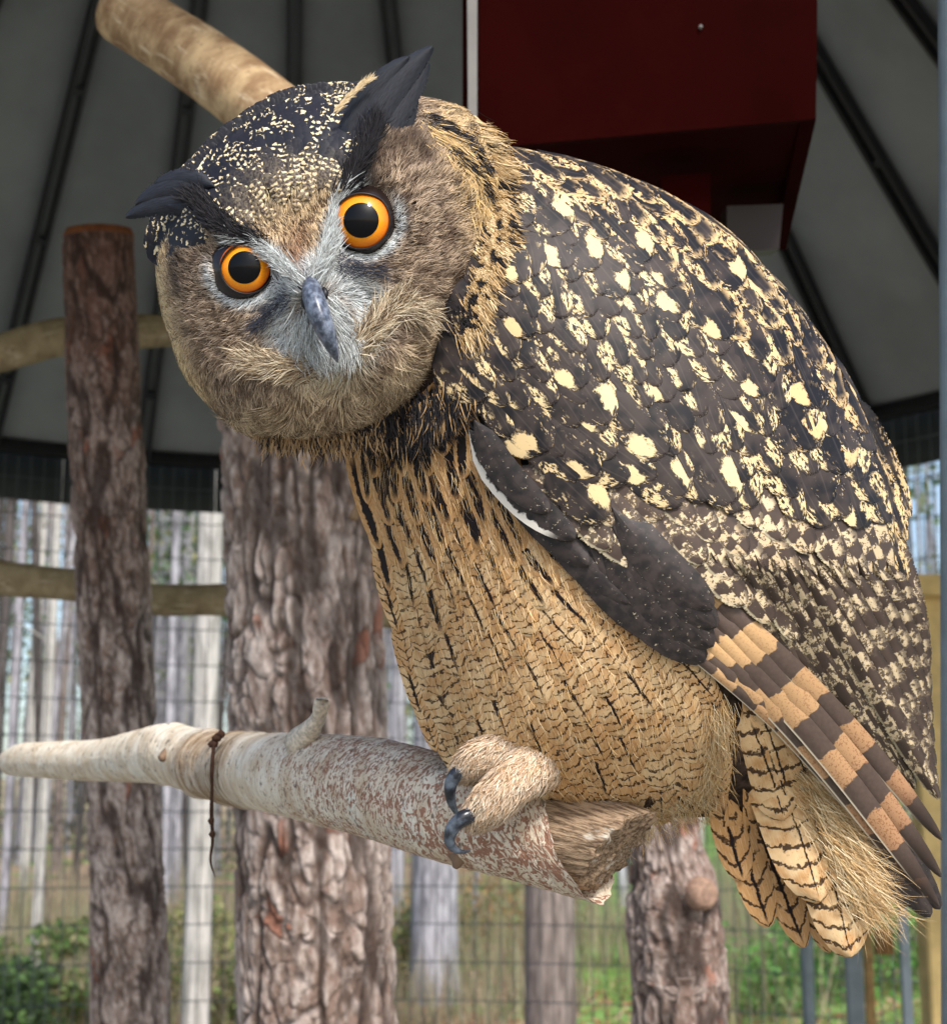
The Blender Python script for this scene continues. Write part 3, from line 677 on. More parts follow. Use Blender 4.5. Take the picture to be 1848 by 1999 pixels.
# sawn and split bare end, one slanted face
k = NT('split_wood', .85, .2); a_, l_, e_ = k.xyz(k.attr('fuv').outputs['Vector'])
n1 = k.noise(k.comb(k.mul(a_, 3.0), k.mul(l_, 1.6), k.mul(e_, 3.0)), 1.0, 4, .7); n2 = k.noise(k.comb(a_, l_, e_), .6, 4, .7)
c = k.mix(k.sm(n1, .35, .62), L4(92, 74, 58), L4(172, 146, 118)); c = k.mix(k.sm(n2, .58, .68), c, L4(200, 190, 174)); k.bump(n1, .002, .9); M_split = k.col(c)
nE = 26; _, fa, fb = frames(pts)
fa, fb = fa[-1], fb[-1]; EL = .050
tt = np.linspace(0, 1, nE); T2, S2 = np.meshgrid(th, tt)
cut = .014 + EL * (.72 - .30 * np.tile(down, (nE, 1)) + .22 * (fbm(np.cos(T2) * 5, np.sin(T2) * 5, 0, 9) - .5))
r_ = rad[-1] * (0.985 - .13 * S2 ** 2 + dn[-1][None, :] * .9 + .03 * (fbm(np.cos(T2) * 12 + 4, np.sin(T2) * 12 + 4, S2 * 2, 19) - .5)) - .0012
ve = pts[-1] - axd * .024 + S2[..., None] * cut[..., None] * axd + r_[..., None] * (np.cos(T2)[..., None] * fa + np.sin(T2)[..., None] * fb)
tipc = ve[-1].mean(0)
rings = [ve]; 
for s in (.8, .55, .3, .1):
    jit = .0016 * (fbm(np.cos(th) * 6 * s + 4, np.sin(th) * 6 * s + 4, 0, 33) - .5)[:, None] * axd * 2
    rings.append(((ve[-1] - tipc) * s + tipc + jit)[None])
ve = np.concatenate(rings, 0); nr = ve.shape[0]
at = np.stack([(ve - pts[-1]) @ fa * 160, (ve - pts[-1]) @ axd * 25, (ve - pts[-1]) @ fb * 160], -1)
build('split_end', ve.reshape(-1, 3), [tuple(int(i) for i in r) for r in grid_faces(ns, nr, True)] + [tuple(range((nr - 1) * ns, nr * ns))], M_split, perch, {'fuv': at.reshape(-1, 3)})
M_twig = m_plain('grey_twig', lin(212, 198, 178), .85, .2, .3, 300, .001)
tube('twig_stub', [P(590, 1452, 1.17), P(606, 1425, 1.15), P(622, 1400, 1.14), P(628, 1372, 1.13), P(629, 1364, 1.13)], [.013, .0075, .0052, .0056, .003], 12, 16, M_twig, perch)
tube('twig_stub', [P(895, 1660, .99), P(893, 1682, .985), P(888, 1694, .985)], [.008, .004, .0018], 9, 8, m_plain('dark_twig', lin(120, 98, 80), .9, .2), perch)
tube('twig_stub', [P(352, 1452, 1.40), P(318, 1478, 1.375), P(312, 1482, 1.372)], [.008, .004, .0015], 9, 8, m_plain('dark_twig', lin(120, 98, 80), .9, .2), perch)
M_cord = m_plain('dark_cord', lin(70, 50, 40), .9, .1, .2, 200)
cp = [P(418, 1448, 1.265), P(414, 1500, 1.258), P(414, 1540, 1.262), P(413, 1590, 1.27), P(415, 1640, 1.27), P(411, 1680, 1.27), P(420, 1712, 1.27)]
cord = empty('hanging_strip', 'thin dark shred of bark dangling below the perch', 'bark strip')
tube('strand', cp, [.0014, .0016, .0013, .0016, .0012, .0009, .0004], 7, 40, M_cord, cord)
for (uu_, vv_, r_) in ((416, 1452, .0045), (412, 1602, .0026), (414, 1628, .0026), (423, 1440, .0042), (431, 1433, .0035)):
    d_ = 1.27 if vv_ > 1500 else 1.272
    tube('knot', [P(uu_, vv_ - 9, d_), P(uu_ + 1, vv_ - 4, d_), P(uu_, vv_, d_), P(uu_ + 1, vv_ + 6, d_), P(uu_, vv_ + 9, d_)], [r_ * .2, r_ * .8, r_, r_ * .7, r_ * .2], 9, None, M_cord, cord)

# ================================================================== OWL
owl = empty('owl', 'large tawny and black eared owl with orange eyes gripping the birch perch', 'owl')
owl.location = tuple(P(1000, 1640, .97))
def W3L(q): return W3(q) - np.array(owl.location)      # owl parts are children of the empty: local metres
def loft(c, axdirs, r1, r2, w0, ns=48):
    """ellipse sections: centre (u,v), in-plane normal dir, in-plane radius, depth radius, depth centre"""
    th = np.linspace(0, 2 * np.pi, ns, endpoint=False); out = []
    for (cu, cv), (nu, nv), a_, b_, w in zip(c, axdirs, r1, r2, w0):
        out.append(np.stack([cu + nu * a_ * np.cos(th), cv + nv * a_ * np.cos(th), w + b_ * np.sin(th)], 1))
    return np.array(out)
# --- trunk sections: back point, front point, depth radius, depth centre
SEC = [((900, 330), (760, 700), 150, 90), ((985, 292), (735, 855), 215, 60), ((1255, 362), (712, 985), 285, 30), ((1470, 505), (765, 1180), 335, 10), ((1632, 715), (828, 1390), 360, 0), ((1728, 950), (905, 1545), 345, 0),
       ((1738, 1190), (1100, 1612), 262, 0), ((1725, 1390), (1380, 1600), 125, -20), ((1700, 1540), (1500, 1650), 60, -30), ((1690, 1680), (1600, 1720), 25, -35)]
bk = np.array([s[0] for s in SEC], float); fr_ = np.array([s[1] for s in SEC], float) + np.array([14.0, -4.0])
q = np.column_stack([bk, fr_]); dp = np.array([[s[2], s[3]] for s in SEC], float)
q1, _ = resample(q[:, :3], q[:, 3], 60); q1 = np.column_stack([q1, _]); d1, d2 = resample(np.column_stack([dp, dp[:, :1]]), dp[:, 0], 60)
cen = (q1[:, :2] + q1[:, 2:]) / 2; hv = (q1[:, :2] - q1[:, 2:]) / 2; r1 = np.linalg.norm(hv, axis=1); dirs = hv / r1[:, None]
TR = loft(cen, dirs, r1, d1[:, 0], d1[:, 1], 56)
TRv = TR.reshape(-1, 3); TRf = [tuple(int(i) for i in r) for r in grid_faces(56, 60, True)] + [tuple(range(56))[::-1], tuple(range(59 * 56, 60 * 56))]
# --- near-side height field of the trunk
U0, V0, ST = 560, 180, 10; nU, nV = 150, 190
bvh = BVHTree.FromPolygons([tuple(p) for p in TRv], TRf)
H = np.full((nV, nU), np.nan)
for j in range(nV):
    for i in range(nU):
        hit = bvh.ray_cast(Vector((U0 + i * ST, V0 + j * ST, 2000)), Vector((0, 0, -1)))
        if hit[0] is not None: H[j, i] = hit[0].z
for _ in range(60):
    miss = np.isnan(H)
    if not miss.any(): break
    Hp = np.pad(H, 1, constant_values=np.nan)
    st = np.stack([Hp[a:a + nV, b:b + nU] for a in (0, 1, 2) for b in (0, 1, 2)])
    with np.errstate(all='ignore'):
        import warnings; warnings.simplefilter('ignore')
        m = np.nanmean(st, 0) - 5
    H = np.where(miss, m, H)
H = np.nan_to_num(H, nan=-100); H = np.maximum(H, -150)
for _ in range(6):
    Hp = np.pad(H, 1, mode='edge'); H = sum(Hp[a:a + nV, b:b + nU] for a in (0, 1, 2) for b in (0, 1, 2)) / 9
def field(u, v):
    x = np.clip((np.asarray(u, float) - U0) / ST, 0, nU - 1.001); y = np.clip((np.asarray(v, float) - V0) / ST, 0, nV - 1.001)
    i, j = x.astype(int), y.astype(int); fx, fy = x - i, y - j
    return H[j, i] * (1 - fx) * (1 - fy) + H[j, i + 1] * fx * (1 - fy) + H[j + 1, i] * (1 - fx) * fy + H[j + 1, i + 1] * fx * fy

# --- head: outline in the front plane, rounded in depth, with brows, sockets, muzzle and cheeks
HC = np.array([652, 522.0]); HW0, HD, HB = 165.0, 205.0, 240.0
OUT = np.array([(680, 192), (560, 205), (470, 258), (398, 325), (334, 405), (308, 500), (314, 580), (336, 660), (362, 730), (412, 792), (470, 830), (560, 848), (650, 846), (740, 820), (808, 775), (858, 710), (900, 645), (945, 575), (978, 500), (994, 420), (994, 335), (962, 262), (892, 208), (810, 190), (740, 188)], float)
oa = np.arctan2(OUT[:, 1] - HC[1], OUT[:, 0] - HC[0]); orr = np.linalg.norm(OUT - HC, axis=1); si = np.argsort(oa); oa, orr = oa[si], orr[si]
def outline(a_): return np.interp(a_, np.r_[oa - 2 * np.pi, oa, oa + 2 * np.pi], np.r_[orr, orr, orr])
E = [np.array([477.0, 522.0]), np.array([705.0, 430.0])]
def seg_d(u, v, a_, b_):
    a_, b_ = np.asarray(a_, float), np.asarray(b_, float); d = b_ - a_; t = np.clip(((u - a_[0]) * d[0] + (v - a_[1]) * d[1]) / (d @ d), 0, 1)
    return np.hypot(u - a_[0] - d[0] * t, v - a_[1] - d[1] * t), t
def poly_d(u, v, pts_):
    ds = [seg_d(u, v, a_, b_)[0] for a_, b_ in zip(pts_[:-1], pts_[1:])]; return np.min(ds, 0)
def gs(d, s): return np.exp(-(d / s) ** 2)
BROW_R = [(602, 560), (640, 470), (668, 390), (700, 320), (735, 250)]
BROW_L = [(575, 555), (530, 495), (440, 460), (395, 415), (350, 380)]
def bumps(u, v):
    b = 0
    for (x, y), s in zip(E, (50, 54)): b = b - 62 * gs(np.hypot(u - x, v - y), s)
    b = b + 20 * gs(np.hypot(u - 420, v - 535), 30) + 20 * gs(poly_d(u, v, BROW_R), 26) + 20 * gs(poly_d(u, v, BROW_L), 26)
    b = b + 40 * gs(np.hypot((u - 612), (v - 600) * .8), 80)                       # muzzle
    b = b + 26 * gs(np.hypot(u - 540, (v - 770) * 1.3), 85) + 30 * gs(np.hypot(u - 765, (v - 690) * 1.1), 85) - 22 * gs(np.hypot(u - 650, (v - 745)), 40)
    b = b - 22 * gs(np.hypot(u - 700, v - 590), 55) - 18 * gs(np.hypot(u - 540, v - 640), 50)
    b = b - 20 * gs(poly_d(u, v, [(1000, 350), (960, 540), (880, 690)]), 50)
    b = b + 8 * (fbm(u / 45.0, v / 45.0, 0, 3) - .5) * 2
    return b
def head_pt(ang, rho):
    """rho 0 front centre, 1 outline, 2 back"""
    R = outline(ang); f = np.minimum(rho, 1); bb = np.clip(rho - 1, 0, 1)
    front = rho <= 1
    rr = np.where(front, np.sin(f * np.pi / 2) ** .95, np.cos(bb * np.pi / 2) ** .8)
    w = np.where(front, HD * np.clip(1 - rr ** 3.2, 0, 1) ** (1 / 2.0), -HB * np.sin(bb * np.pi / 2))
    u = HC[0] + R * rr * np.cos(ang); v = HC[1] + R * rr * np.sin(ang)
    u = u + np.where(front, 0, 60 * bb); v = v + np.where(front, 0, 30 * bb)
    w = HW0 + w + np.where(front, bumps(u, v) * sstep(1 - rr, .0, .12), 0)
    return np.stack([u, v, w], -1)
nA, nR = 200, 130
AA, RR = np.meshgrid(np.linspace(-np.pi, np.pi, nA, endpoint=False), np.linspace(.004, 1.97, nR))
HV = head_pt(AA, RR); HVv = HV.reshape(-1, 3); HVq = grid_faces(nA, nR, True)
def head_w(u, v):
    d = np.hypot(u - HC[0], v - HC[1]); a_ = np.arctan2(v - HC[1], u - HC[0]); rr = np.clip(d / outline(a_), 0, .999)
    return HW0 + HD * np.clip(1 - rr ** 3.2, 0, 1) ** (1 / 2.0) + bumps(u, v) * sstep(1 - rr, 0, .12)

# --- one continuous body: trunk, head and thighs, fused
def blob_tube(path, ns=20, n=24):
    q = np.array(path, float); p_, r_ = resample(q[:, :3], q[:, 3], n)
    v = tube_v(p_, r_, ns); v = np.concatenate([p_[:1], v.reshape(-1, 3), p_[-1:]])
    f = [tuple(int(i) + 1 for i in r) for r in grid_faces(ns, n, True)]; m = len(v) - 1
    f += [(0, (i + 1) % ns + 1, i + 1) for i in range(ns)] + [(m, m - ns + i, m - ns + (i + 1) % ns) for i in range(ns)]
    return v, f
vs_all, fs_all = [TRv], list(TRf)
fs_all += [tuple(int(i) + len(TRv) for i in r) for r in HVq] + [tuple(int(i) + len(TRv) for i in range(nA))[::-1], tuple(int(len(TRv) + (nR - 1) * nA + i) for i in range(nA))]
vs_all.append((HVv - np.array([HC[0], HC[1], HW0])) * .975 + np.array([HC[0], HC[1], HW0])); off = len(TRv) + len(HVv)
THIGH = [(1150, 1250, 90, 170), (1120, 1400, 90, 140), (1090, 1500, 90, 95), (1060, 1560, 90, 50)]
for wsgn in (1, -1):
    v, f = blob_tube([(a_, b_, c_ * wsgn, r_) for a_, b_, c_, r_ in THIGH]); vs_all.append(v); fs_all += [tuple(i + off for i in r) for r in f]; off += len(v)
raw = build('body_raw', W3L(np.vstack(vs_all)), fs_all)
md = raw.modifiers.new('fuse', 'REMESH'); md.mode = 'VOXEL'; md.voxel_size = .0032
dg = bpy.context.evaluated_depsgraph_get(); ev = raw.evaluated_get(dg); bm_ = bpy.data.meshes.new_from_object(ev)
bm_.name = 'body'; body = bpy.data.objects.new('body', bm_); COL.objects.link(body); body.parent = owl
bpy.data.objects.remove(raw)
bm_.materials.clear(); bm_.materials.append(m_plain('under_down', lin(62, 50, 43), .9, .1, .6, 160))
bm_.polygons.foreach_set('use_smooth', np.ones(len(bm_.polygons), bool))

# --- strands: thin tapered ribbons
def strands(name, p, nrm, d, ln, wd, col, parent, lift=.35, curl=.0, K=4, tipcol=None, flip=None):
    """p roots, nrm normals, d unit directions along the surface (owl space), ln length, wd width, col linear rgb"""
    n = len(p); t = np.linspace(0, 1, K)
    lift = np.broadcast_to(np.asarray(lift, float), (n,)); ln = np.broadcast_to(np.asarray(ln, float), (n,)); wd = np.broadcast_to(np.asarray(wd, float), (n,))
    side = np.cross(d, nrm); side /= np.linalg.norm(side, axis=1)[:, None] + 1e-9
    curlv = rng.normal(size=n) * curl
    cen = p[:, None, :] + ln[:, None, None] * (t[None, :, None] * d[:, None, :] + (lift[:, None] * (t * (1.25 - .7 * t))[None, :])[..., None] * nrm[:, None, :] + (curlv[:, None] * (t ** 2)[None, :])[..., None] * side[:, None, :])
    wt = np.array([1.0, .95, .7, .12]) if K == 4 else np.linspace(1, .1, K)
    tw = rng.normal(size=n) * .5
    sd = side * np.cos(tw)[:, None] + nrm * np.sin(tw)[:, None]
    a_ = cen - sd[:, None, :] * (wd[:, None] * wt[None, :] * .5)[..., None]; b_ = cen + sd[:, None, :] * (wd[:, None] * wt[None, :] * .5)[..., None]
    v = np.stack([a_, b_], 2).reshape(n, 2 * K, 3)
    base = np.arange(n)[:, None, None] * 2 * K
    loc = np.array([[2 * k_, 2 * k_ + 1, 2 * k_ + 3, 2 * k_ + 2] for k_ in range(K - 1)])
    f = (base + loc[None]).reshape(-1, 4)
    c = np.repeat(col[:, None, :], 2 * K, 1)
    if tipcol is not None:
        g = np.repeat(t, 2)[None, :, None]; c = c * (1 - g) + tipcol[:, None, :] * g
    c = np.concatenate([c, np.ones((n, 2 * K, 1))], 2)
    return tag(build(name, W3L(v.reshape(-1, 3)), f, M_strand, parent, {'col': c.reshape(-1, 4)}), kind='stuff')
def sample_quads(V, Q, n):
    tri = np.concatenate([Q[:, [0, 1, 2]], Q[:, [0, 2, 3]]]); A, B, C = V[tri[:, 0]], V[tri[:, 1]], V[tri[:, 2]]
    cr = np.cross(B - A, C - A); ar = np.linalg.norm(cr, axis=1) + 1e-12
    i = rng.choice(len(tri), n, p=ar / ar.sum()); r1, r2 = rng.random(n), rng.random(n); s = np.sqrt(r1)
    p = A[i] * (1 - s)[:, None] + B[i] * (s * (1 - r2))[:, None] + C[i] * (s * r2)[:, None]
    return p, cr[i] / ar[i][:, None]
def mixc(a_, b_, m): return a_ * (1 - m[:, None]) + b_ * m[:, None]

# --- head colouring, by place on the head
def head_colour(u, v, w):
    n_ = len(u); r = rng.random(n_); r2_ = rng.random(n_)
    g = fbm(u / 26, v / 26, w / 26, 51); g2 = fbm(u / 9, v / 9, w / 9, 57)
    C = lambda *x: lin(*x)[None, :] * np.ones((n_, 1))
    c = mixc(C(178, 156, 132), C(98, 80, 65), sstep(r * .35 + g2 * .95, .48, .78))
    dR = np.hypot(u - HC[0], v - HC[1]) / outline(np.arctan2(v - HC[1], u - HC[0]))
    # right cheek and rim: tan, mottled
    m = sstep(u - .25 * (v - 400), 850, 930) * sstep(v, 760, 560); c = mixc(c, mixc(C(208, 178, 132), C(62, 50, 40), sstep(r * .25 + g2 * 1.0, .58, .72)), m * .9)
    m = gs(poly_d(u, v, [(322, 420), (312, 520), (330, 640), (380, 760)]), 26); c = mixc(c, mixc(C(222, 194, 150), C(112, 88, 66), sstep(r, .62, .9)), m)
    m = gs(poly_d(u, v, [(352, 420), (345, 500), (352, 570)]), 16) * .8; c = mixc(c, C(52, 44, 42), m)
    # dark patch over the right eye
    m = gs(poly_d(u, v, [(712, 350), (735, 292), (800, 275), (822, 300)]), 30) * .8; c = mixc(c, C(66, 52, 42), m)
    # white mask: lores, rings, cheeks beside the beak
    wm = gs(poly_d(u, v, [(590, 540), (640, 480), (668, 400), (690, 362)]), 24) + .9 * gs(poly_d(u, v, [(560, 560), (520, 500), (450, 468)]), 18)
    wm = wm + 1.2 * gs(poly_d(u, v, [(690, 570), (715, 590), (700, 650), (680, 690)]), 32) + 1.0 * gs(poly_d(u, v, [(560, 590), (545, 640), (580, 690), (630, 705)]), 26)
    wm = wm + .9 * gs(np.hypot(u - 640, v - 545), 40) + .8 * gs(np.hypot(u - 560, v - 560), 36)
    for (x, y), R0 in zip(E, (66, 72)):
        d = np.hypot(u - x, v - y); ang = np.arctan2(v - y, u - x); wm = wm + 1.0 * gs(d - R0, 11) * sstep(np.sin(ang + .2), -.75, .2)
    wm = np.clip(wm, 0, 1); c = mixc(c, mixc(C(214, 220, 220), C(132, 132, 130), sstep(r, .5, 1.0)), wm * .95)
    # dark hairs in the white
    m = (gs(poly_d(u, v, [(655, 500), (690, 520), (740, 528)]), 15) + gs(poly_d(u, v, [(560, 575), (520, 610), (500, 630)]), 15)) * (r2_ < .55); c = mixc(c, C(62, 66, 78), np.clip(m, 0, 1) * .9)
    m = gs(np.hypot(u - 608, v - 552), 18) * (r2_ < .6); c = mixc(c, C(80, 82, 88), m)
    # forehead
    fore = np.minimum(sstep((u - 640) * .93 + (v - 420) * .37, 45, -15), 1) * sstep((u - 470) * .37 + (470 - v) * .93, -6, 40)
    m = sstep(v - .35 * (600 - u), 560, 500) * fore
    c = mixc(c, mixc(C(214, 186, 146), C(92, 70, 54), sstep(r * .5 + g2 * .8, .62, .78)), m)
    m = gs(poly_d(u, v, [(575, 520), (590, 470)]), 26); c = mixc(c, mixc(C(150, 112, 82), C(80, 56, 42), sstep(r, .4, .8)), m * .85)
    # crown and nape
    cm = crown_mask(u, v); c = mixc(c, mixc(C(36, 35, 42), C(226, 204, 160), sstep(r * .3 + g2, .66, .76)), cm)
    # black brow stripes
    m = gs(poly_d(u, v, [(742, 235), (712, 300), (690, 345), (676, 380)]), 17) + gs(poly_d(u, v, [(345, 372), (395, 405), (440, 452), (490, 470)]), 15); c = mixc(c, C(34, 32, 36), np.clip(m * 1.2, 0, 1))
    # chin: long mixed fluff
    m = sstep(v + .38 * (u - 640), 700, 745); c = mixc(c, mixc(mixc(C(212, 190, 156), C(124, 102, 80), sstep(g2, .42, .62)), C(66, 54, 46), sstep(r, .84, .94)), m * .9)
    m = gs(poly_d(u, v, [(500, 690), (580, 725), (655, 735)]), 18) + gs(poly_d(u, v, [(665, 730), (715, 660), (760, 590), (800, 605)]), 18); c = mixc(c, mixc(C(222, 208, 180), C(150, 124, 96), sstep(r, .5, .9)), np.clip(m, 0, 1) * .8)
    m = gs(poly_d(u, v, [(870, 730), (800, 800), (720, 850)]), 20) * .7; c = mixc(c, C(50, 42, 38), m)
    m = gs(np.hypot(u - 985, (v - 500) * .6), 24) * .8; c = mixc(c, C(200, 140, 80), m)
    back = sstep(w, HW0 + 20, HW0 - 60); c = mixc(c, mixc(C(190, 158, 110), C(60, 48, 40), sstep(g, .45, .6)), back * (v < 560))
    return c * (.78 + .44 * rng.random(n_))[:, None]
def crown_mask(u, v):
    a_ = sstep((u - 695) * .93 + (v - 330) * .37, 20, -20)                       # left of the right brow stripe
    x = (u - 540) * .93 - (v - 430) * .37; y = -(u - 540) * .37 - (v - 430) * .93 # face frame: right, up
    return a_ * sstep(y - .0006 * x * x - .00 * x, -20, 55)
def head_dir(u, v):
    bx, by = 622.0, 590.0
    d = np.stack([u - bx, v - by], 1); d /= np.linalg.norm(d, axis=1)[:, None] + 1e-6
    for (x, y) in E:
        e_ = np.stack([u - x, v - y], 1); l_ = np.linalg.norm(e_, axis=1); m = gs(l_, 115)[:, None]
        e_ /= l_[:, None] + 1e-6; d = d * (1 - .6 * m) + e_ * .6 * m
    m = sstep(v, 680, 760)[:, None]; d = d * (1 - .5 * m) + np.array([.05, 1.0]) * .5 * m
    a_ = (fbm(u / 40, v / 40, 0, 71) - .5) * (1.0 + 1.6 * sstep(v + .38 * (u - 640), 690, 760)) + rng.normal(size=len(u)) * .2
    c_, s_ = np.cos(a_), np.sin(a_); d = np.stack([d[:, 0] * c_ - d[:, 1] * s_, d[:, 0] * s_ + d[:, 1] * c_], 1)
    return d / np.linalg.norm(d, axis=1)[:, None]
NS = 170000
p, nr_ = sample_quads(HVv, HVq, NS)
outw = p - np.array([HC[0], HC[1], HW0]); nr_ *= np.sign((nr_ * outw).sum(1))[:, None]
inE = np.zeros(len(p), bool)
for (x, y), R0 in zip(E, (50.5, 55.5)): inE |= (np.hypot(p[:, 0] - x, p[:, 1] - y) < R0) & (p[:, 2] > HW0)
dB, _t = seg_d(p[:, 0], p[:, 1], (607, 566), (655, 690)); inE |= (dB < 13 - 8 * _t) & (p[:, 2] > HW0)
keep = ~inE & ~((p[:, 2] < HW0 - 120)) & ((crown_mask(p[:, 0], p[:, 1]) < .5) | (rng.random(len(p)) < .2 + .6 * gs(np.hypot(p[:, 0] - 575, p[:, 1] - 430), 85)))
p, nr_ = p[keep], nr_[keep]
u, v, w = p.T
d2_ = head_dir(u, v); d3 = np.concatenate([d2_, np.zeros((len(p), 1))], 1); d3 -= (d3 * nr_).sum(1)[:, None] * nr_; d3 /= np.linalg.norm(d3, axis=1)[:, None] + 1e-6
chin = sstep(v + .38 * (u - 640), 690, 760); dE = np.minimum(np.hypot(u - E[0][0], v - E[0][1]), np.hypot(u - E[1][0], v - E[1][1]))
ln = (12 + 10 * sstep(dE, 70, 180) + 18 * chin) * rng.uniform(.7, 1.3, len(p))
wm = gs(np.hypot(u - 640, v - 590), 110); ln = ln * (1 + .5 * wm)
ln = np.where(crown_mask(u, v) > .5, 14, ln)
col = head_colour(u, v, w)
strands('head_plumage', p, nr_, d3, ln, rng.uniform(1.0, 1.8, len(p)), col, owl, .20 + .22 * chin, .18, tipcol=np.clip(col * 1.25, 0, .9))

# --- feather meshes
BKL, _b = resample(np.column_stack([bk, np.zeros(len(bk))]), np.zeros(len(bk)), 300); BKL = BKL[:, :2]
BKT = np.gradient(BKL, axis=0); BKN = np.stack([BKT[:, 1], -BKT[:, 0]], 1); BKN /= np.linalg.norm(BKN, axis=1)[:, None]
def hug(uv):
    """bend what would stick out past the back line round onto the far side"""
    sh = uv.shape; q = uv.reshape(-1, 2); i = ((q[:, None, :] - BKL[None]) ** 2).sum(2).argmin(1)
    sd = ((q - BKL[i]) * BKN[i]).sum(1) - 3; ex = np.clip(sd, 0, None)
    return (q - BKN[i] * (ex * .85)[:, None]).reshape(sh), (ex * 1.1).reshape(sh[:-1])
def feather(root, tip, Wd, off0=6., lift=12., curve=0., cup=6., ns=5, nt_=8, wr=None, wt=None, point=.0, fld=None, seed=None, par=(0, 0, 0), hue=.3, base=.35, sil=False, wmax=True):
    root, tip = np.asarray(root, float), np.asarray(tip, float); ax = tip - root; L = np.linalg.norm(ax); ax /= L; pe = np.array([-ax[1], ax[0]])
    t = np.sin(np.linspace(0, 1, nt_) * np.pi / 2) ** .85; s = np.linspace(-1, 1, ns)
    S, T = np.meshgrid(s, t)
    prof = np.clip(T / .3, 0, 1) ** .7 * (1 - base) + base * np.clip(T / .08, 0, 1) ** .5
    e_ = np.clip((T - .58) / .42, 0, 1); prof = prof * np.clip(1 - e_ ** (2.3 - point), 0.0, 1) ** (.5 + .35 * point)
    prof = np.maximum(prof, .03)
    # the tip is rounded: outer columns end earlier
    cu = root + ax * 0
    X = S * Wd * prof; Y = T * L
    bend = curve * np.sin(np.pi * T) * L
    uv = root + Y[..., None] * ax + (X + bend)[..., None] * pe
    sdw = 0
    if sil: uv, sdw = hug(uv)
    if wr is not None: w = np.maximum(wr + (wt - wr) * T, field(uv[..., 0], uv[..., 1]) + 10) if wmax else wr + (wt - wr) * T
    else: w = (fld or field)(uv[..., 0], uv[..., 1])
    w = w + off0 + lift * T - cup * S ** 2 - sdw
    V = np.concatenate([uv, w[..., None]], -1).reshape(-1, 3)
    sd = rng.random() if seed is None else seed
    n_ = V.shape[0]
    at = {'fuv': np.stack([S, T, np.full_like(S, sd)], -1).reshape(-1, 3), 'fdim': np.tile([Wd, L, hue], (n_, 1)), 'fpar': np.tile(par, (n_, 1))}
    return V, grid_faces(ns, nt_), at
def put_feather(name, parent, mat, F): return build(name, W3L(F[0]), F[1], MF[mat], parent, F[2])
def join_feathers(name, parent, mat, Fs, mirror=False):
    V, Fc, A, o_ = [], [], {'fuv': [], 'fdim': [], 'fpar': []}, 0
    for F in Fs:
        v_ = F[0].copy()
        if mirror: v_[:, 2] = -20 - v_[:, 2]
        V.append(v_); Fc.append(F[1] + o_); o_ += len(v_)
        for k_ in A: A[k_].append(F[2][k_])
    return tag(build(name, W3L(np.vstack(V)), np.vstack(Fc), MF[mat], parent, {k_: np.vstack(a_) for k_, a_ in A.items()}), kind='stuff')
FAR = {}
def reg(kind, F): FAR.setdefault(kind, []).append(F)

# --- wing feather directions
DP = np.array([(1000, 300, .95, .3), (1180, 345, .92, .38), (1340, 395, .85, .5), (1440, 460, .75, .66), (1530, 570, .62, .78), (1640, 710, .52, .85), (1715, 880, .38, .92), (1765, 1000, .3, .95), (1080, 420, .72, .7), (1200, 470, .64, .77), (1330, 520, .58, .81), (1430, 620, .5, .87), (1540, 760, .42, .91), (1640, 930, .36, .93), (980, 560, .45, .89), (1000, 700, .55, .83), (980, 830, .62, .78), (1100, 900, .78, .62), (1200, 700, .5, .86), (1250, 950, .72, .70), (1400, 800, .45, .89), (1450, 1000, .55, .83), (1600, 1000, .45, .89), (1300, 1100, .75, .66), (1500, 1150, .6, .8), (1700, 1200, .4, .92), (1100, 550, .5, .87)], float)
def wdir(u, v):
    d = (DP[:, 0] - u) ** 2 + (DP[:, 1] - v) ** 2 + 400; w_ = 1 / d ** 1.5; x = (DP[:, 2] * w_).sum(); y = (DP[:, 3] * w_).sum(); l_ = math.hypot(x, y); return np.array([x / l_, y / l_])
def inpoly(x, y, poly):
    c = False; n_ = len(poly)
    for i in range(n_):
        (x0, y0), (x1, y1) = poly[i], poly[i - 1]
        if (y0 > y) != (y1 > y) and x < (x1 - x0) * (y - y0) / (y1 - y0) + x0: c = not c
    return c
wing = bpy.data.objects.new('wing', None); COL.objects.link(wing); wing.parent = owl
LIFTBASE = 26.0
def wing_feather(name, tip, L, Wd, mat, par, hue, off=0., lift=14., jit=.1, curve=0., **kw):
    d = wdir(*tip); a_ = rng.normal() * jit; d = np.array([d[0] * math.cos(a_) - d[1] * math.sin(a_), d[0] * math.sin(a_) + d[1] * math.cos(a_)])
    root = np.array(tip) - d * L
    F = feather(root, tip, Wd, LIFTBASE + off, lift, curve, par=par, hue=hue, sil=True, cup=3., nt_=10, **kw)
    put_feather(name, wing, mat, F); reg(mat, F); return F

# lower layers first: secondaries fanning to the wing tip
for i in range(15):
    f_ = i / 14.0
    tip = (1722 + 112 * f_ ** .8, 1505 + 70 * f_ ** .6 - 10 * (i % 2)); root = (1330 + 400 * f_, 1075 + 20 * f_)
    if f_ > .55: tip = (1834 - 26 * (f_ - .55) / .45, 1566 - 250 * ((f_ - .55) / .45) ** 1.3)
    wr_ = float(field(*root)) + 22 + 9 * (f_ < 2) * i * .9; wt_ = 70 - 50 * f_ + i * 3.0
    F = feather(root, tip, 30 - 6 * f_, 6, 8, .05 - .09 * f_, 14, 5, 14, wr_, wt_, hue=.35, par=(6.5, rng.random(), .45 + .25 * f_), base=.8)
    put_feather('secondary_feather', wing, 'barred', F); reg('barred', F)
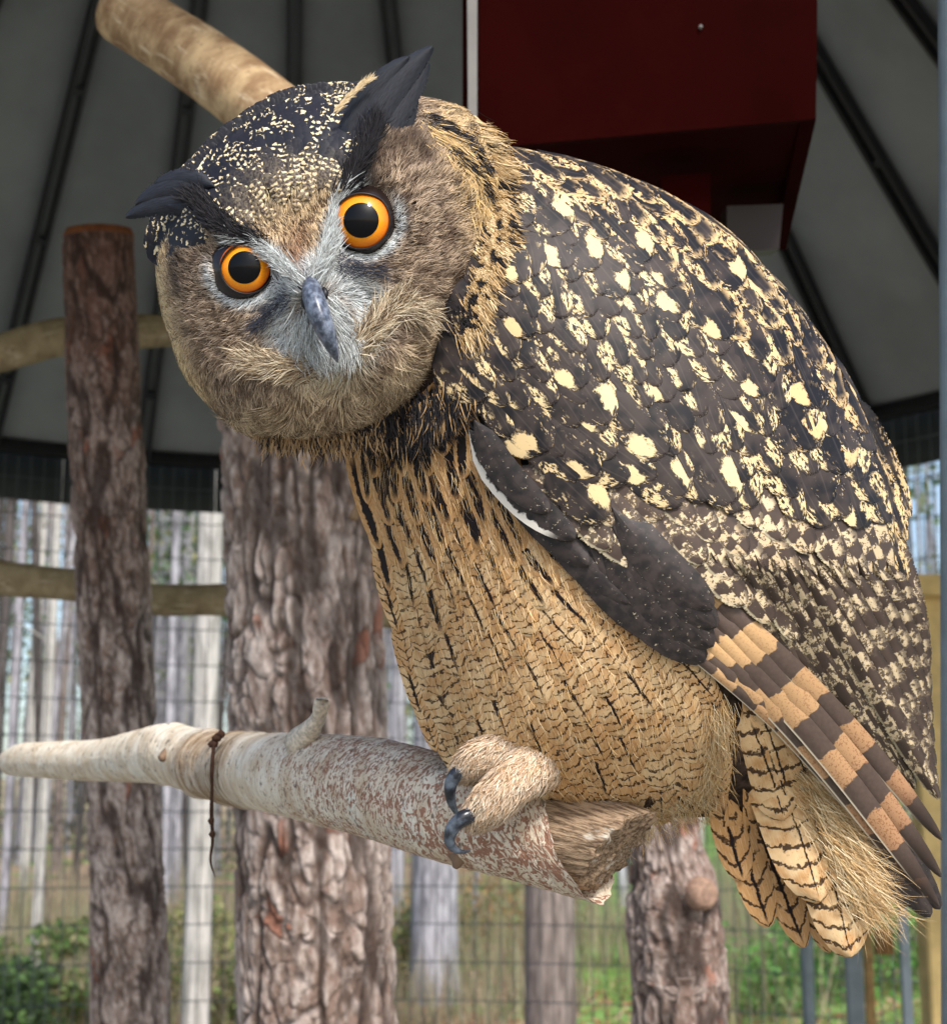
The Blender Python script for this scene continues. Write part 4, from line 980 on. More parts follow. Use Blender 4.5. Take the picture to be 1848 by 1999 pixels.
# primaries
for i, (r_, t_, wd_, ph) in enumerate([((1418, 1200), (1838, 1640), 21, .05), ((1404, 1216), (1836, 1712), 22, .30), ((1388, 1234), (1832, 1770), 22, .12), ((1372, 1252), (1800, 1748), 21, .45), ((1356, 1270), (1752, 1685), 18, .25), ((1342, 1286), (1690, 1598), 13, .6)]):
    r_ = (r_[0] - 62, r_[1] - 66)
    F = feather(r_, t_, wd_, 16, 4, -.03, 5, 5, 16, float(field(*r_)) + 10 - i * 4, 40 - 7 * i, hue=.5, par=(5.2, .13 * i, .5), base=.85)
    put_feather('primary_feather', wing, 'primary', F); reg('primary', F)
# dark primary coverts
for (t_, L_, wd_, offv, sp) in [((1375, 1292), 330, 48, 6, .8), ((1392, 1262), 330, 46, 11, .8), ((1398, 1225), 300, 44, 15, .7), ((1390, 1190), 280, 42, 19, .5), ((1310, 1255), 300, 40, 3, .6), ((1230, 1180), 260, 34, 2, .3), ((1150, 1105), 240, 30, 4, .3)]:
    d = np.array([.70, .714]); d /= np.linalg.norm(d)
    F = feather(np.array(t_) - d * L_, t_, wd_, LIFTBASE - 6 + offv, 8, .04, 6, par=(0, .9, sp), hue=.2)
    put_feather('primary_covert', wing, 'solid', F); reg('solid', F)
# alula feathers with the white edge
for (t_, r_, wd_, wh, ov) in [((1122, 1052), (915, 838), 34, 1.0, 14), ((1070, 1000), (925, 820), 30, 0.0, 22)]:
    F = feather(r_, t_, wd_, LIFTBASE + ov - 4, 6, .07, 3, 7, 14, par=(wh, .58, 1.0), hue=.2)
    put_feather('alula_feather', wing, 'solid', F); reg('solid', F)
# tertials standing out along the back edge
for (r_, t_, wd_, mt) in [((1655, 760), (1778, 1012), 22, 'spotted'), ((1668, 830), (1768, 1060), 24, 'spotted'), ((1700, 940), (1814, 1290), 20, 'barred'), ((1690, 960), (1796, 1215), 22, 'barred'), ((1680, 930), (1772, 1150), 24, 'spotted')]:
    F = feather(r_, t_, wd_, 0, 4, -.03, 4, 5, 14, 60, 10, hue=.4, par=(.6, .6, .8) if mt == 'spotted' else (5.0, .3, .6), base=.7, point=.4)
    put_feather('tertial_feather', wing, mt, F); reg(mt, F)
# greater coverts in rows
GC = [(1090, 1010), (1140, 1040), (1195, 1068), (1245, 1098), (1295, 1122), (1342, 1138), (1150, 990), (1205, 1020), (1262, 1050), (1315, 1080), (1370, 1100), (1420, 1135), (1465, 1175), (1510, 1215), (1555, 1250), (1290, 1010), (1345, 1035), (1400, 1050), (1450, 1085), (1500, 1120), (1548, 1150), (1596, 1185), (1640, 1215), (1690, 1240), (1735, 1260), (1425, 1000), (1480, 1030), (1535, 1060), (1585, 1085), (1632, 1110), (1680, 1130), (1725, 1150), (1770, 1300), (1755, 1110), (1765, 1180), (1775, 1240)]
for i, t_ in enumerate(GC):
    low = t_[1] > 1180
    wing_feather('greater_covert', (t_[0] + rng.normal() * 5, t_[1] + rng.normal() * 5), 170 if not low else 210, 34, 'barred', (3.0, rng.random(), .42 + .25 * (t_[0] > 1400) * (t_[1] < 1250) + .12 * rng.random()), .2 + .4 * rng.random(), off=-2 + (6 if not low else 0), lift=7)
# spotted coverts, scapulars and mantle, scattered on a staggered grid
Z1 = [(985, 300), (1180, 332), (1340, 386), (1445, 450), (1535, 560), (1640, 700), (1722, 880), (1775, 1010), (1768, 1075), (1700, 1075), (1600, 1060), (1500, 1025), (1400, 1010), (1320, 985), (1180, 965), (1080, 930), (990, 880), (925, 790), (915, 660), (975, 520), (995, 420)]
cand = []
for j, vv_ in enumerate(np.arange(340, 1085, 46)):
    for i, uu_ in enumerate(np.arange(930, 1800, 56)):
        x, y = uu_ + (26 if j % 2 else 0) + rng.normal() * 9, vv_ + rng.normal() * 9
        if inpoly(x, y, Z1): cand.append((x, y))
cand.sort(key=lambda c: -(c[0] * .5 + c[1]))
for (x, y) in cand:
    up_ = y - .75 * (x - 1000) < 330                              # the mantle side: blacker, longer
    pl, pr = (float(rng.random() < .5) * .6, float(rng.random() < .6) * .6)
    if rng.random() < .12: pr = 1.0
    wing_feather('mantle_feather' if up_ else 'covert_feather', (x, y), rng.uniform(170, 230) if up_ else rng.uniform(140, 175), rng.uniform(28, 38) if up_ else rng.uniform(34, 45), 'spotted', (pl, pr, (.70 if up_ else .28) + .4 * (rng.random() - .3)), (.05 if not up_ else .35) + .25 * rng.random(), off=10, lift=5, jit=.12, curve=rng.normal() * .03)
# the large pale spots one can point at: feathers laid over them
for (x, y, hu, sz) in [(1187, 778, .05, 1.1), (1100, 740, .1, .95), (1300, 592, .25, 1.0), (1283, 548, .3, .8), (1460, 755, .3, .9), (1025, 865, .3, 1.1), (1125, 918, .25, 1.0), (1170, 968, .2, 1.1), (1250, 872, .05, 1.2), (1332, 918, .1, 1.1), (1430, 925, .1, 1.3), (1385, 640, .45, 1.0), (1560, 770, .55, 1.0), (1590, 830, .55, 1.1), (1215, 540, .2, .9), (1160, 480, .25, 1.0), (1660, 880, .5, 1.0), (1100, 400, .25, 1.1), (1260, 470, .3, .9), (1000, 640, .4, .9), (990, 530, .25, .9), (1680, 760, .4, .8), (1440, 520, .35, .9)]:
    d = wdir(x, y); pe = np.array([-d[1], d[0]]); L_ = 150 * sz; wd_ = 42 * sz
    sidep = 1 if rng.random() < .5 else -1
    tip = np.array([x, y]) + d * .26 * L_ - pe * sidep * .55 * wd_
    F = feather(tip - d * L_, tip, wd_, LIFTBASE + 12, 4, 0, 2, nt_=10, sil=True, par=(float(sidep < 0), float(sidep > 0), .4), hue=hu)
    put_feather('spotted_feather', wing, 'spotted', F); reg('spotted', F)

# --- breast and belly: columns of feathers from the throat to the feet
Lc = np.array([(672, 800), (705, 905), (748, 1040), (776, 1160), (806, 1280), (846, 1400), (888, 1500), (1000, 1605)], float)
Rc = np.array([(960, 800), (985, 920), (1060, 1050), (1180, 1150), (1310, 1260), (1392, 1370), (1412, 1480), (1385, 1600)], float)
Bc = np.array([(800, 800), (830, 900), (885, 1040), (950, 1160), (1030, 1290), (1090, 1420), (1130, 1530), (1150, 1625)], float)
def curve_at(Cv, t):
    x = np.linspace(0, 1, len(Cv)); return np.array([np.interp(t, x, Cv[:, 0]), np.interp(t, x, Cv[:, 1])])
def col_pt(kf, t):
    a_, m_, b_ = curve_at(Lc, t), curve_at(Bc, t), curve_at(Rc, t)
    return a_ + (m_ - a_) * (kf * 2) if kf < .5 else m_ + (b_ - m_) * (kf - .5) * 2
breast = bpy.data.objects.new('breast', None); COL.objects.link(breast); breast.parent = owl
NCOL = 10
items = []
for kcol in range(NCOL + 1):
    kf = -.04 + 1.06 * kcol / NCOL
    for t in np.arange(.03 + .045 * (kcol % 2), 1.02, .098):
        items.append((t, kf + rng.normal() * .006))
items.sort(key=lambda x: -x[0])
for (t, kf) in items:
    kf = min(max(kf, -.05), 1.02)
    tip = col_pt(kf, t); t0 = max(t - .25, -.06); root = col_pt(kf, max(t0, 0)) - (np.array([-20, 60]) if t0 < 0 else 0)
    sp = np.linalg.norm(col_pt(min(kf + .035, 1.02), t) - col_pt(max(kf - .035, -.02), t)) / .07 / NCOL
    upz = 1 - sstep(np.array(t + .07 * rng.normal() - .06 * kf), .22, .50) * 1.0
    stw = 11.0 * upz * rng.uniform(.3, 1.3) * (1 if kf < .75 else .6) + (2.0 + 1.5 * rng.random()) * (1 if upz > .3 or rng.random() < .55 else .15)
    stw = min(stw, .42 * max(sp * .86, 17))
    F = feather(root, tip, max(sp * .86, 17), 2, 9, rng.normal() * .02, 4, 5, 10, par=(stw, float(.10 + .9 * (1 - upz)), .35 + .3 * rng.random() + .3 * float(t < .4)), hue=.165 + .03 * rng.random())
    put_feather('breast_feather', breast, 'breast', F); reg('breast', F)
# --- under-tail coverts and tail
tail = bpy.data.objects.new('tail', None); COL.objects.link(tail); tail.parent = owl
for (r_, t_, wd_, w0_, w1_) in [((1462, 1335), (1560, 1620), 62, 60, 70), ((1500, 1370), (1655, 1700), 66, 50, 60), ((1470, 1400), (1600, 1760), 70, 70, 90), ((1530, 1450), (1680, 1830), 72, 60, 80), ((1560, 1520), (1660, 1868), 62, 80, 85), ((1448, 1370), (1530, 1600), 52, 85, 90)]:
    F = feather(r_, t_, wd_, -2, 6, -.02, 16, 7, 12, w0_, w1_, par=(2.0, 1.0, .45), hue=.40, base=.7)
    put_feather('undertail_covert', tail, 'breast', F)
for (r_, t_, wd_, w0_, w1_) in [((1420, 1560), (1500, 1810), 36, 20, 10), ((1450, 1540), (1570, 1850), 34, 15, 5), ((1400, 1540), (1450, 1720), 34, 30, 20), ((1520, 1520), (1620, 1860), 36, 10, 0)]:
    F = feather(r_, t_, wd_, 0, 2, 0, 5, 5, 10, w0_, w1_, par=(3.4, 1.0, .9), hue=.46)
    put_feather('tail_feather', tail, 'breast', F)
for (r_, t_, wd_) in [((1600, 1480), (1815, 1790), 34), ((1580, 1500), (1770, 1770), 34), ((1620, 1450), (1834, 1775), 30)]:
    F = feather(r_, t_, wd_, 0, 2, 0, 5, 5, 10, -20, -30, par=(0, .9, .3), hue=.4)
    put_feather('tail_feather', tail, 'solid', F)
# --- crown feathers
cf = []
p_, n_ = sample_quads(HVv, HVq, 9000); k_ = (p_[:, 2] > HW0 - 30) & (rng.random(len(p_)) < crown_mask(p_[:, 0], p_[:, 1]))
p_ = p_[k_][:560]
hf = lambda u, v: head_w(u, v)
for (x, y, w_) in p_:
    d = np.array([x - 600, y - 560.]); d /= np.linalg.norm(d); a_ = rng.normal() * .2; d = np.array([d[0] * math.cos(a_) - d[1] * math.sin(a_), d[0] * math.sin(a_) + d[1] * math.cos(a_)])
    near = math.hypot(x - 590, y - 480); L_ = 26 + 40 * min(max((near - 80) / 180, 0), 1)
    dark = min(max((near - 60) / 130, 0), 1)
    cf.append(feather(np.array([x, y]) - d * L_ * .5, np.array([x, y]) + d * L_ * .5, L_ * .36, 5, 5, 0, 3, 5, 6, fld=hf, par=(.15 * dark - .1 + dark * 1.1 * float(sstep(vnoise(x / 15, y / 15, 0, 91), .3, .75)), 0, .9 * (1 - dark)), hue=.2 + .5 * (1 - dark)))
join_feathers('crown_feathers', owl, 'crown', cf)
# --- ear tufts
k, fs_, ft_, _ab, X_, Y_, vc_, hu_, fp_ = feather_base('feather_tuft', .6, .3, True); n_ = k.noise(k.comb(k.mul(X_, .6), k.mul(Y_, .05), 0.0), 1.0, 3, .6)
MF['tuft'] = k.col(k.mix(fp_[0], k.mix(k.sm(n_, .3, .7), L4(18, 19, 24), L4(42, 45, 54)), k.mix(n_, L4(226, 190, 136), L4(150, 116, 80))))
def tuft(lst):
    tf = bpy.data.objects.new('ear_tuft', None); COL.objects.link(tf); tf.parent = owl
    for (r_, t_, wd_, w0_, w1_, cv, tan) in lst:
        F = feather(r_, t_, wd_, 0, 0, cv, 8, 7, 14, w0_, w1_, par=(tan, 0, 0), hue=.2, point=.55, base=.6)
        put_feather('tuft_feather', tf, 'tuft', F)
    return tf
tuft([((668, 320), (800, 108), 30, 325, 318, -.10, 0), ((690, 350), (847, 88), 34, 335, 312, -.10, 0), ((718, 335), (838, 120), 32, 330, 305, -.04, 0), ((735, 310), (812, 172), 26, 325, 300, .04, 0), ((690, 380), (728, 210), 24, 340, 330, 0, 0)])
tuft([((430, 425), (243, 424), 26, 300, 235, .16, 0), ((425, 390), (262, 398), 26, 300, 240, .16, 0), ((420, 365), (300, 358), 22, 300, 250, .10, 0), ((450, 430), (320, 400), 22, 312, 262, .06, 0)])
# pale edge plumes of the right tuft
n = 260; t = rng.random(n); p = np.stack([652 + 68 * t + rng.normal(size=n) * 2.2, 212 - 62 * t - 6 * np.sin(t * 3) + rng.normal(size=n) * 2.2 + 8, np.full(n, 338.)], 1)
strands('tuft_edge', p, np.tile([0, 0, 1.], (n, 1)), np.tile([.75, -.66, 0], (n, 1)), rng.uniform(12, 24, n), 1.8, np.tile(lin(230, 204, 160), (n, 1)) * rng.uniform(.7, 1.1, n)[:, None], owl, .1, .2)
# black brow bristles running from the tufts to the eyes, pale brow plumes beside the beak
def path_strands(name, path, n, spread, ln, wd, cols, lift=.12, curl=.15, rev=False, woff=6.):
    path = np.array(path, float); t = rng.random(n) * (len(path) - 1 - 1e-6); i = t.astype(int); fr = (t - i)[:, None]
    q = path[i] * (1 - fr) + path[i + 1] * fr + rng.normal(size=(n, 2)) * spread; d = path[i + 1] - path[i]; d /= np.linalg.norm(d, axis=1)[:, None]
    if rev: d = -d
    d = d + rng.normal(size=(n, 2)) * .22; d3 = np.column_stack([d, np.zeros(n)]); d3 /= np.linalg.norm(d3, axis=1)[:, None]
    c = np.asarray(cols)[rng.integers(0, len(cols), n)] * rng.uniform(.7, 1.2, n)[:, None]
    strands(name, np.column_stack([q, head_w(q[:, 0], q[:, 1]) + woff]), np.tile([0, 0, 1.], (n, 1)), d3, rng.uniform(.6, 1.3, n) * ln, wd, c, owl, lift, curl)
BLK = [lin(28, 27, 32), lin(44, 42, 46), lin(34, 30, 30)]
path_strands('brow_bristles', [(672, 392), (684, 355), (700, 320), (716, 280), (728, 245)], 1500, 9, 38, 2.2, BLK)
path_strands('brow_bristles', [(508, 474), (455, 452), (415, 420), (380, 385), (350, 370)], 1500, 9, 34, 2.2, BLK)
WHT = [lin(222, 228, 226), lin(192, 196, 194), lin(152, 152, 148)]
path_strands('brow_plumes', [(618, 545), (645, 480), (662, 420), (682, 372)], 1500, 9, 34, 1.5, WHT)
path_strands('brow_plumes', [(588, 548), (545, 510), (500, 484), (455, 470)], 1200, 6, 30, 1.5, WHT)
path_strands('brow_plumes', [(640, 590), (670, 640), (672, 690)], 800, 12, 38, 1.3, WHT)
path_strands('brow_plumes', [(592, 615), (590, 655), (618, 690)], 800, 12, 38, 1.3, WHT)
path_strands('nape_streaks', [(868, 236), (915, 275), (950, 325)], 240, 5, 26, 2.0, BLK)
path_strands('nape_streaks', [(880, 285), (925, 325), (958, 380)], 200, 5, 26, 2.0, BLK)
path_strands('nape_streaks', [(825, 222), (875, 250)], 160, 5, 26, 2.0, BLK)
path_strands('nape_plumes', [(835, 228), (900, 285), (948, 355), (955, 430)], 800, 14, 24, 1.6, [lin(226, 192, 134), lin(206, 170, 116)])
path_strands('bristle_hairs', [(650, 505), (690, 522), (745, 530)], 110, 9, 36, 1.1, [lin(50, 54, 66)])
path_strands('bristle_hairs', [(572, 575), (530, 605), (498, 632)], 110, 10, 36, 1.1, [lin(50, 54, 66)])
path_strands('chin_plumes', [(625, 735), (560, 722), (495, 705)], 1500, 10, 44, 1.7, [lin(228, 212, 182), lin(186, 162, 130), lin(112, 92, 72)], .25, .3)
path_strands('chin_plumes', [(672, 735), (700, 690), (735, 625), (775, 592), (820, 610)], 1700, 11, 44, 1.7, [lin(228, 212, 182), lin(186, 162, 130), lin(112, 92, 72)], .25, .3)
# nape plumes flowing from the back of the head over the shoulder
n = 3600; t = rng.random(n); x = np.interp(t, [0, .25, .55, 1], [915, 968, 975, 905]) + rng.normal(size=n) * 13; y = np.interp(t, [0, .25, .55, 1], [245, 320, 450, 650]) + rng.normal(size=n) * 13
d = np.stack([np.interp(t, [0, .5, 1], [.85, .8, .45]) + .15 * rng.normal(size=n), np.interp(t, [0, .5, 1], [.5, .6, .9]) + .12 * rng.normal(size=n), np.full(n, -.05)], 1); d /= np.linalg.norm(d, axis=1)[:, None]
cl = vnoise(x / 12, y / 12, 0, 5) + .25 * rng.random(n)
strands('nape_plumes', np.stack([x, y, np.maximum(field(x, y) + 46, np.minimum(head_w(x, y), 250.))], 1), np.tile([0, 0, 1.], (n, 1)), d, rng.uniform(26, 58, n), rng.uniform(1.4, 2.6, n), np.where((cl > .72)[:, None], lin(36, 32, 33), np.where((cl > .42)[:, None], lin(196, 162, 114), lin(224, 196, 150))) * rng.uniform(.75, 1.1, n)[:, None], owl, .05, .2)
# --- loose down on breast, flank and tail edge
def body_strands(name, polyfn, n, dirfn, ln, wd, cols, lift=.25, curl=.2):
    pts_ = polyfn(n); u, v = pts_[:, 0], pts_[:, 1]; w = field(u, v); e_ = 6.0
    gx_ = (field(u + e_, v) - field(u - e_, v)) / (2 * e_); gy_ = (field(u, v + e_) - field(u, v - e_)) / (2 * e_)
    nn = np.stack([-gx_, -gy_, np.ones_like(u)], 1); nn /= np.linalg.norm(nn, axis=1)[:, None]
    d = dirfn(u, v); d3 = np.concatenate([d, np.zeros((len(u), 1))], 1); d3 -= (d3 * nn).sum(1)[:, None] * nn; d3 /= np.linalg.norm(d3, axis=1)[:, None]
    c = np.asarray(cols)[rng.integers(0, len(cols), len(u))] * rng.uniform(.75, 1.15, len(u))[:, None]
    return strands(name, np.stack([u, v, w + pts_[:, 2]], 1), nn, d3, rng.uniform(.6, 1.3, len(u)) * ln, wd, c, owl, lift, curl)
def breast_pts(n):
    o_ = []
    for _ in range(n):
        t = .12 + .88 * rng.random(); kf = rng.random(); q = col_pt(kf, t); o_.append((q[0], q[1], 14.0))
    return np.array(o_)
def breast_dir(u, v):
    x = np.clip((u - 750) / 600, 0, 1); d = np.stack([.28 + .30 * x * (v < 1300), np.ones_like(u)], 1); return d / np.linalg.norm(d, axis=1)[:, None]
body_strands('breast_down', breast_pts, 3500, breast_dir, 30, 1.1, [lin(226, 190, 134), lin(206, 164, 106), lin(236, 208, 164), lin(150, 110, 70)], .18)
def edge_pts(path, sp, off):
    path = np.array(path, float)
    def f(n):
        t = rng.random(n) * (len(path) - 1 - 1e-6); i = t.astype(int); fr = (t - i)[:, None]
        q = path[i] * (1 - fr) + path[i + 1] * fr; return np.column_stack([q + rng.normal(size=(n, 2)) * sp, np.full(n, off)])
    return f
TAN = [lin(230, 198, 148), lin(214, 176, 122), lin(240, 220, 180), lin(176, 138, 92)]
body_strands('flank_down', edge_pts([(1130, 1600), (1200, 1615), (1290, 1595), (1380, 1560), (1400, 1460), (1405, 1380)], 16, 12), 1500, lambda u, v: np.stack([.25 + .2 * rng.normal(size=len(u)), np.full(len(u), .97)], 1), 44, 1.1, TAN, .25, .25)
body_strands('throat_fringe', edge_pts([(430, 790), (560, 852), (680, 850), (780, 800), (850, 720)], 10, 0), 10, lambda u, v: np.tile([.1, 1.], (len(u), 1)), 40, 1.6, TAN)
n = 1900; t = rng.random(n); p = np.stack([1560 + 130 * t + rng.normal(size=n) * 22, 1470 + 300 * t + rng.normal(size=n) * 14, np.full(n, 100.) + rng.normal(size=n) * 8], 1)
d = np.stack([.72 + .2 * rng.normal(size=n), .68 + .2 * rng.normal(size=n), .0 * t], 1); d /= np.linalg.norm(d, axis=1)[:, None]
strands('tail_down', p, np.tile([0, 0, 1.], (n, 1)), d, rng.uniform(30, 110, n), 1.15, np.asarray(TAN)[rng.integers(0, 4, n)] * rng.uniform(.8, 1.15, n)[:, None], owl, -.15, .22)
# dark ruff under the chin and the throat fringe
n = 3800; t = rng.random(n); th_x = np.interp(t, [0, .3, .55, .8, 1], [520, 660, 770, 850, 930]); th_y = np.interp(t, [0, .3, .55, .8, 1], [838, 850, 822, 760, 640])
p = np.stack([th_x + rng.normal(size=n) * 16, th_y + rng.normal(size=n) * 16, np.interp(t, [0, .5, 1], [190, 235, 260]) + rng.normal(size=n) * 8], 1)
d = np.stack([-.05 + .5 * t + .18 * rng.normal(size=n), np.ones(n), -.25 + 0 * t], 1); d /= np.linalg.norm(d, axis=1)[:, None]
dark_ = (rng.random(n) < .25 + .6 * sstep(t, .3, .6))[:, None]
strands('throat_ruff', p, np.tile([0, 0, 1.], (n, 1)), d, rng.uniform(14, 34, n) * (1 + 1.0 * sstep(t, .4, .7)), rng.uniform(1.8, 3.4, n), np.where(dark_, lin(36, 32, 34), lin(172, 142, 106)) * rng.uniform(.7, 1.2, n)[:, None], owl, .1, .25)
# black ruff over the shoulder, and feathers along the ridge of the back
n = 2600; t = rng.random(n); x = np.interp(t, [0, .5, 1], [745, 850, 935]) + rng.normal(size=n) * 16; y = np.interp(t, [0, .5, 1], [842, 800, 690]) + rng.normal(size=n) * 18
d = np.stack([.35 + .15 * rng.normal(size=n), np.ones(n), .1 * rng.normal(size=n)], 1); d /= np.linalg.norm(d, axis=1)[:, None]
strands('shoulder_ruff', np.stack([x, y, field(x, y) + 34], 1), np.tile([0, 0, 1.], (n, 1)), d, rng.uniform(30, 70, n), rng.uniform(1.8, 3.2, n), np.where((rng.random(n) < .82)[:, None], lin(30, 28, 31), lin(176, 142, 100)) * rng.uniform(.7, 1.2, n)[:, None], owl, .05, .2)
for i in range(34, 235, 9):
    T_, S_ = np.meshgrid(np.sin(np.linspace(0, 1, 8) * np.pi / 2), np.linspace(-1, 1, 5), indexing='ij'); jj = np.clip((i + T_ * 32).astype(int), 0, 299)
    pf = np.clip(T_ / .25, .2, 1) * np.sqrt(np.clip(1 - np.clip((T_ - .55) / .45, 0, 1) ** 2.2, .002, 1))
    wv_ = S_ * 68 * pf; o2 = 14 + 5 * T_ - 16 * S_ ** 2
    uv = BKL[jj] + BKN[jj] * (o2 - 12)[..., None]
    V = np.concatenate([uv, (wv_ - 10)[..., None]], -1).reshape(-1, 3); m_ = len(V)
    put_feather('mantle_feather', wing, 'spotted', (V, grid_faces(5, 8), {'fuv': np.stack([S_, T_, np.full_like(S_, rng.random())], -1).reshape(-1, 3), 'fdim': np.tile([60, 170, .3], (m_, 1)), 'fpar': np.tile([.6, .6, .8], (m_, 1))}))
for kind, Fs in FAR.items(): join_feathers('far_side_plumage', owl, kind, Fs, True)

# --- eyes
def m_glossy(name, colfn, rough=.35):
    k = NT(name, rough, .5); k.b.inputs['Coat Weight'].default_value = .6; k.b.inputs['Specular IOR Level'].default_value = .1; k.b.inputs['Coat Roughness'].default_value = .02; colfn(k); return k.m
M_pupil = m_glossy('pupil_black', lambda k: k.col((.002, .002, .003, 1))); M_pupil.node_tree.nodes['Principled BSDF'].inputs['Coat Weight'].default_value = .2
M_eyerim = m_glossy('eye_rim_dark', lambda k: k.col(L4(30, 20, 18)))
def irisc(k):
    a_, r_, _ = k.xyz(k.attr('fuv').outputs['Vector']); n_ = k.noise(k.comb(k.mul(a_, 26.0), k.mul(r_, 2.0), 0.0), 1.0, 4, .65)
    c = k.mix(r_, L4(250, 162, 22), L4(230, 112, 10)); c = k.mix(k.sm(r_, .75, 1.0), c, L4(176, 76, 8)); k.col(k.mix(k.sm(n_, .45, .75, 0, .45), c, L4(206, 96, 8)))
M_iris = m_glossy('iris_orange', irisc)
M_lid = m_plain('eyelid_black', lin(26, 22, 24), .45, .4, .2, 200)
def cap_mesh(c, R, ax, a0, a1, na, nr, bulge=0.0):
    ax = ax / np.linalg.norm(ax); x = np.cross(ax, [0, 1, 0]); x /= np.linalg.norm(x); y = np.cross(ax, x)
    th = np.linspace(0, 2 * np.pi, na, endpoint=False); ph = np.linspace(max(a0, .004), a1, nr); T, F_ = np.meshgrid(th, ph)
    rr = R + bulge * np.clip(np.cos(F_ * 1.0), 0, 1) ** 4
    V = c + rr[..., None] * (np.cos(F_)[..., None] * ax + np.sin(F_)[..., None] * (np.cos(T)[..., None] * x + np.sin(T)[..., None] * y))
    at = np.stack([np.cos(T), (F_ - a0) / (a1 - a0), np.sin(T)], -1)
    return V.reshape(-1, 3), grid_faces(na, nr, True), {'fuv': at.reshape(-1, 3)}
for (x, y), rim, ir, pu, gz in ((E[0], 51.5, 49, 31.5, (-.06, .0)), (E[1], 56.5, 54.2, 34, (.0, .0))):
    R = 82.0; ws = float(head_w(np.array(x + 75.), np.array(y)) + head_w(np.array(x - 75.), np.array(y)) + head_w(np.array(x), np.array(y + 75.))) / 3
    c = np.array([x + (5 if x < 600 else 0), y, ws - (66. if x < 600 else 58.)]); ax = np.array([gz[0], gz[1], 1.0])
    V, F, at = cap_mesh(c, R, ax, 0, 3.1, 40, 30); eye = build('eye', W3L(V), F, M_eyerim, owl)
    V, F, at = cap_mesh(c, R + .8, ax, math.asin(pu / R) - .01, math.asin(ir / R), 64, 8); build('iris', W3L(V), F, M_iris, eye, at)
    V, F, at = cap_mesh(c, R + 1.4, ax, 0, math.asin(pu / R), 48, 8); build('pupil', W3L(V), F, M_pupil, eye)
    # eyelid ring
    th = np.linspace(0, 2 * np.pi, 72, endpoint=False); ps = np.linspace(0, 2 * np.pi, 10, endpoint=False); T, Q = np.meshgrid(th, ps)
    rr = rim - .2 + 2.2 * np.cos(Q); up_ = 3.5 * sstep(-np.sin(T + .35), .3, 1.0)
    cw = c[2] + math.sqrt(R * R - rim * rim) + 2
    V = np.stack([c[0] + (rr - up_) * np.cos(T), y + (rr - up_) * np.sin(T), cw + 3.5 * np.sin(Q) + up_ * 2], -1)
    build('eyelid', W3L(V.reshape(-1, 3)), np.concatenate([grid_faces(72, 10, True), np.stack([9 * 72 + np.arange(72), 9 * 72 + (np.arange(72) + 1) % 72, (np.arange(72) + 1) % 72, np.arange(72)], 1)]), M_lid, eye)
# --- upper lids: dark shells lying on the eyeballs, slanting down to the beak
for eo, (x, y), axl, cov in zip([o for o in owl.children if o.name.startswith('eye')], E, ((.38, -.92, -.10), (-.60, -.80, -.10)), (1.03, 1.02)):
    R = 82.0; ws = float(head_w(np.array(x + 75.), np.array(y)) + head_w(np.array(x - 75.), np.array(y)) + head_w(np.array(x), np.array(y + 75.))) / 3
    V, F, at = cap_mesh(np.array([x + (5 if x < 600 else 0), y, ws - (66. if x < 600 else 58.)]), R + 3.2, np.array(axl), 0, cov, 60, 14); build('upper_lid', W3L(V), F, M_lid, eo)
# --- beak
k = NT('beak_horn', .32, .5); n_ = k.noise(k.pos(), 260, 4, .6); n2_ = k.noise(k.pos(), 60, 3)
M_beak = k.col(k.mix(k.sm(n_, .35, .7), L4(58, 64, 78), k.mix(n2_, L4(96, 106, 124), L4(150, 160, 176))))
bw = float(head_w(np.array(612.), np.array(585.)))
BK = [(604, 548, bw - 6, 17), (608, 566, bw + 16, 22), (616, 592, bw + 34, 25), (627, 624, bw + 44, 24), (640, 656, bw + 42, 19), (650, 682, bw + 32, 12.5), (656, 698, bw + 20, 6.5), (659, 707, bw + 10, 1.5)]
q = np.array(BK); q[:, 3] *= .98; p_, r_ = resample(q[:, :3], q[:, 3], 34); ns = 28
t_, a_, b_ = frames(p_); th = np.linspace(0, 2 * np.pi, ns, endpoint=False)
# a keeled cross-section: narrow ridge towards the viewer
sidev = np.cross(t_, [0, 0, 1.0]); sidev /= np.linalg.norm(sidev, axis=1)[:, None]; upv = np.cross(sidev, t_)
upv *= np.sign(upv[:, 2])[:, None]
cx = np.sign(np.cos(th)) * np.abs(np.cos(th)) ** 1.15; sx = np.sin(th)
V = p_[:, None] + r_[:, None, None] * (cx[None, :, None] * sidev[:, None] * .92 + sx[None, :, None] * upv[:, None] * 1.15)
beak = build('beak', W3L(V.reshape(-1, 3)), [tuple(int(i) for i in r) for r in grid_faces(ns, 34, True)] + [tuple(range(ns))[::-1], tuple(range(33 * ns, 34 * ns))], M_beak, owl)
for (x, y, sx_) in ((594, 592, -1), (634, 572, 1)):
    v_, f_ = blob_tube([(x - 2, y - 11, bw + 16, 3), (x, y - 3, bw + 20, 6.5), (x + 1, y + 5, bw + 22, 6), (x + 3, y + 13, bw + 22, 2)], 12, 12); build('nostril', W3L(v_), f_, M_lid, beak)

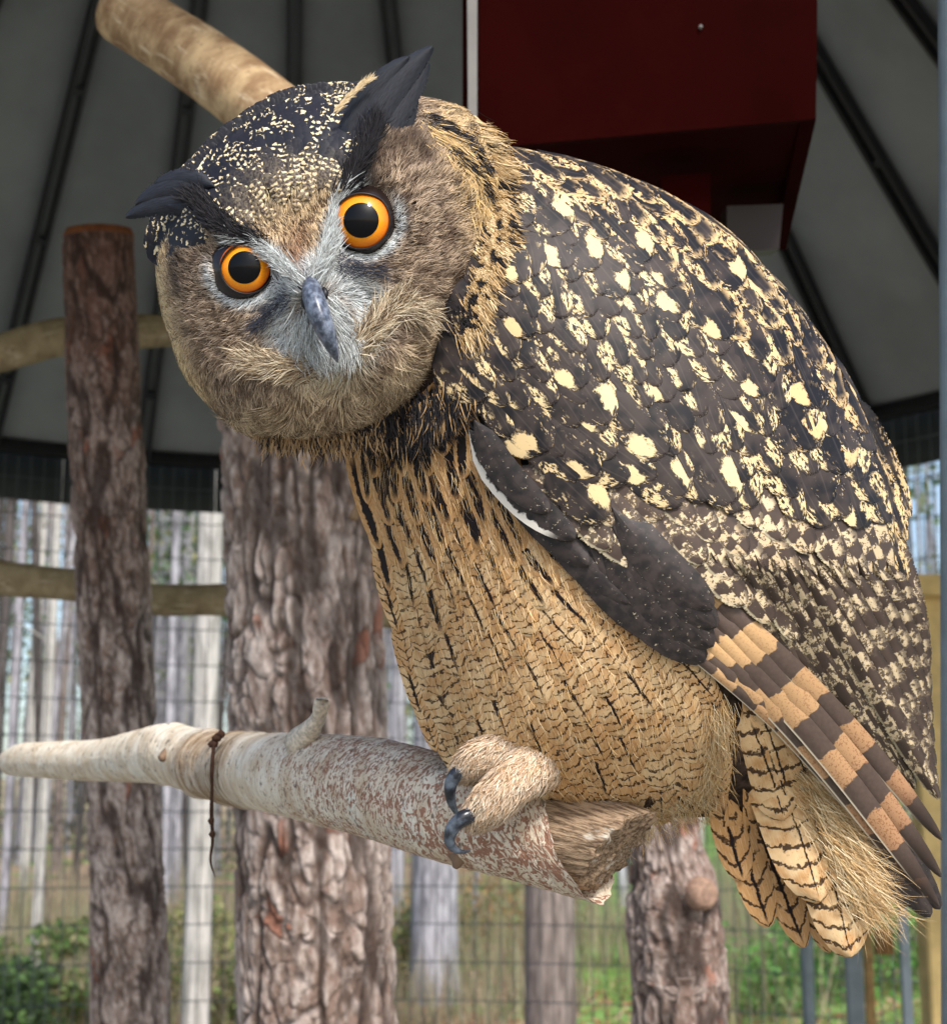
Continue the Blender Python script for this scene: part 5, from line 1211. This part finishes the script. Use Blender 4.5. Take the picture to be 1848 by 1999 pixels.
# --- feet: furred toes and black talons on the branch
M_talon = NT('talon_horn', .25, .5); n_ = M_talon.noise(M_talon.pos(), 120, 3); M_talon = M_talon.col(M_talon.mix(M_talon.sm(n_, .4, .7), L4(34, 37, 44), L4(98, 108, 120)))
M_toe = m_plain('toe_down', lin(206, 166, 122), .9, .1, .15, 120)
foot = bpy.data.objects.new('foot', None); COL.objects.link(foot); foot.parent = owl
toes = [[(1030, 1440, 150, 60), (985, 1462, 190, 40), (937, 1482, 192, 36), (908, 1503, 178, 26), (898, 1516, 170, 12)],
        [(1050, 1480, 180, 66), (1008, 1520, 225, 46), (965, 1562, 235, 42), (932, 1594, 225, 31), (918, 1608, 214, 14)]]
claws = [[(912, 1500, 190, 15), (890, 1512, 200, 14.5), (879, 1535, 200, 12.5), (880, 1562, 190, 9.5), (890, 1586, 176, 5), (897, 1597, 168, 1.2)],
         [(925, 1590, 245, 17), (903, 1598, 256, 16), (884, 1616, 258, 14), (877, 1638, 254, 11.5), (884, 1655, 246, 8.5), (900, 1663, 238, 5), (918, 1661, 232, 1.2)]]
for tp, cp_ in zip(toes, claws):
    v_, f_ = blob_tube(tp, 24, 30); build('toe', W3L(v_), f_, M_toe, foot)
    v_, f_ = blob_tube(cp_, 16, 30); build('claw', W3L(v_), f_, M_talon, foot)
    q_ = np.array([r for r in f_ if len(r) == 4])
    v_, f_ = blob_tube(tp, 24, 30); q_ = np.array([r for r in f_ if len(r) == 4])
    p, nn = sample_quads(v_, q_, 5200); cc2 = np.array(tp)[:, :3]
    cn = np.array([cc2[np.argmin(((cc2 - x) ** 2).sum(1))] for x in p]); nn *= np.sign(((p - cn) * nn).sum(1))[:, None]
    ax = np.array(tp[-1][:3]) - np.array(tp[0][:3]); ax = ax / np.linalg.norm(ax)
    d = ax + rng.normal(size=p.shape) * .25 + np.array([.1, .35, 0]); d -= (d * nn).sum(1)[:, None] * nn; d /= np.linalg.norm(d, axis=1)[:, None]
    fade = 1.0
    c = np.asarray([lin(232, 204, 172), lin(212, 176, 140), lin(240, 222, 198)])[rng.integers(0, 3, len(p))] * rng.uniform(.75, 1.1, len(p))[:, None]
    strands('toe_fur', p, nn, d, rng.uniform(14, 30, len(p)), 1.8, c, foot, .35, .25)
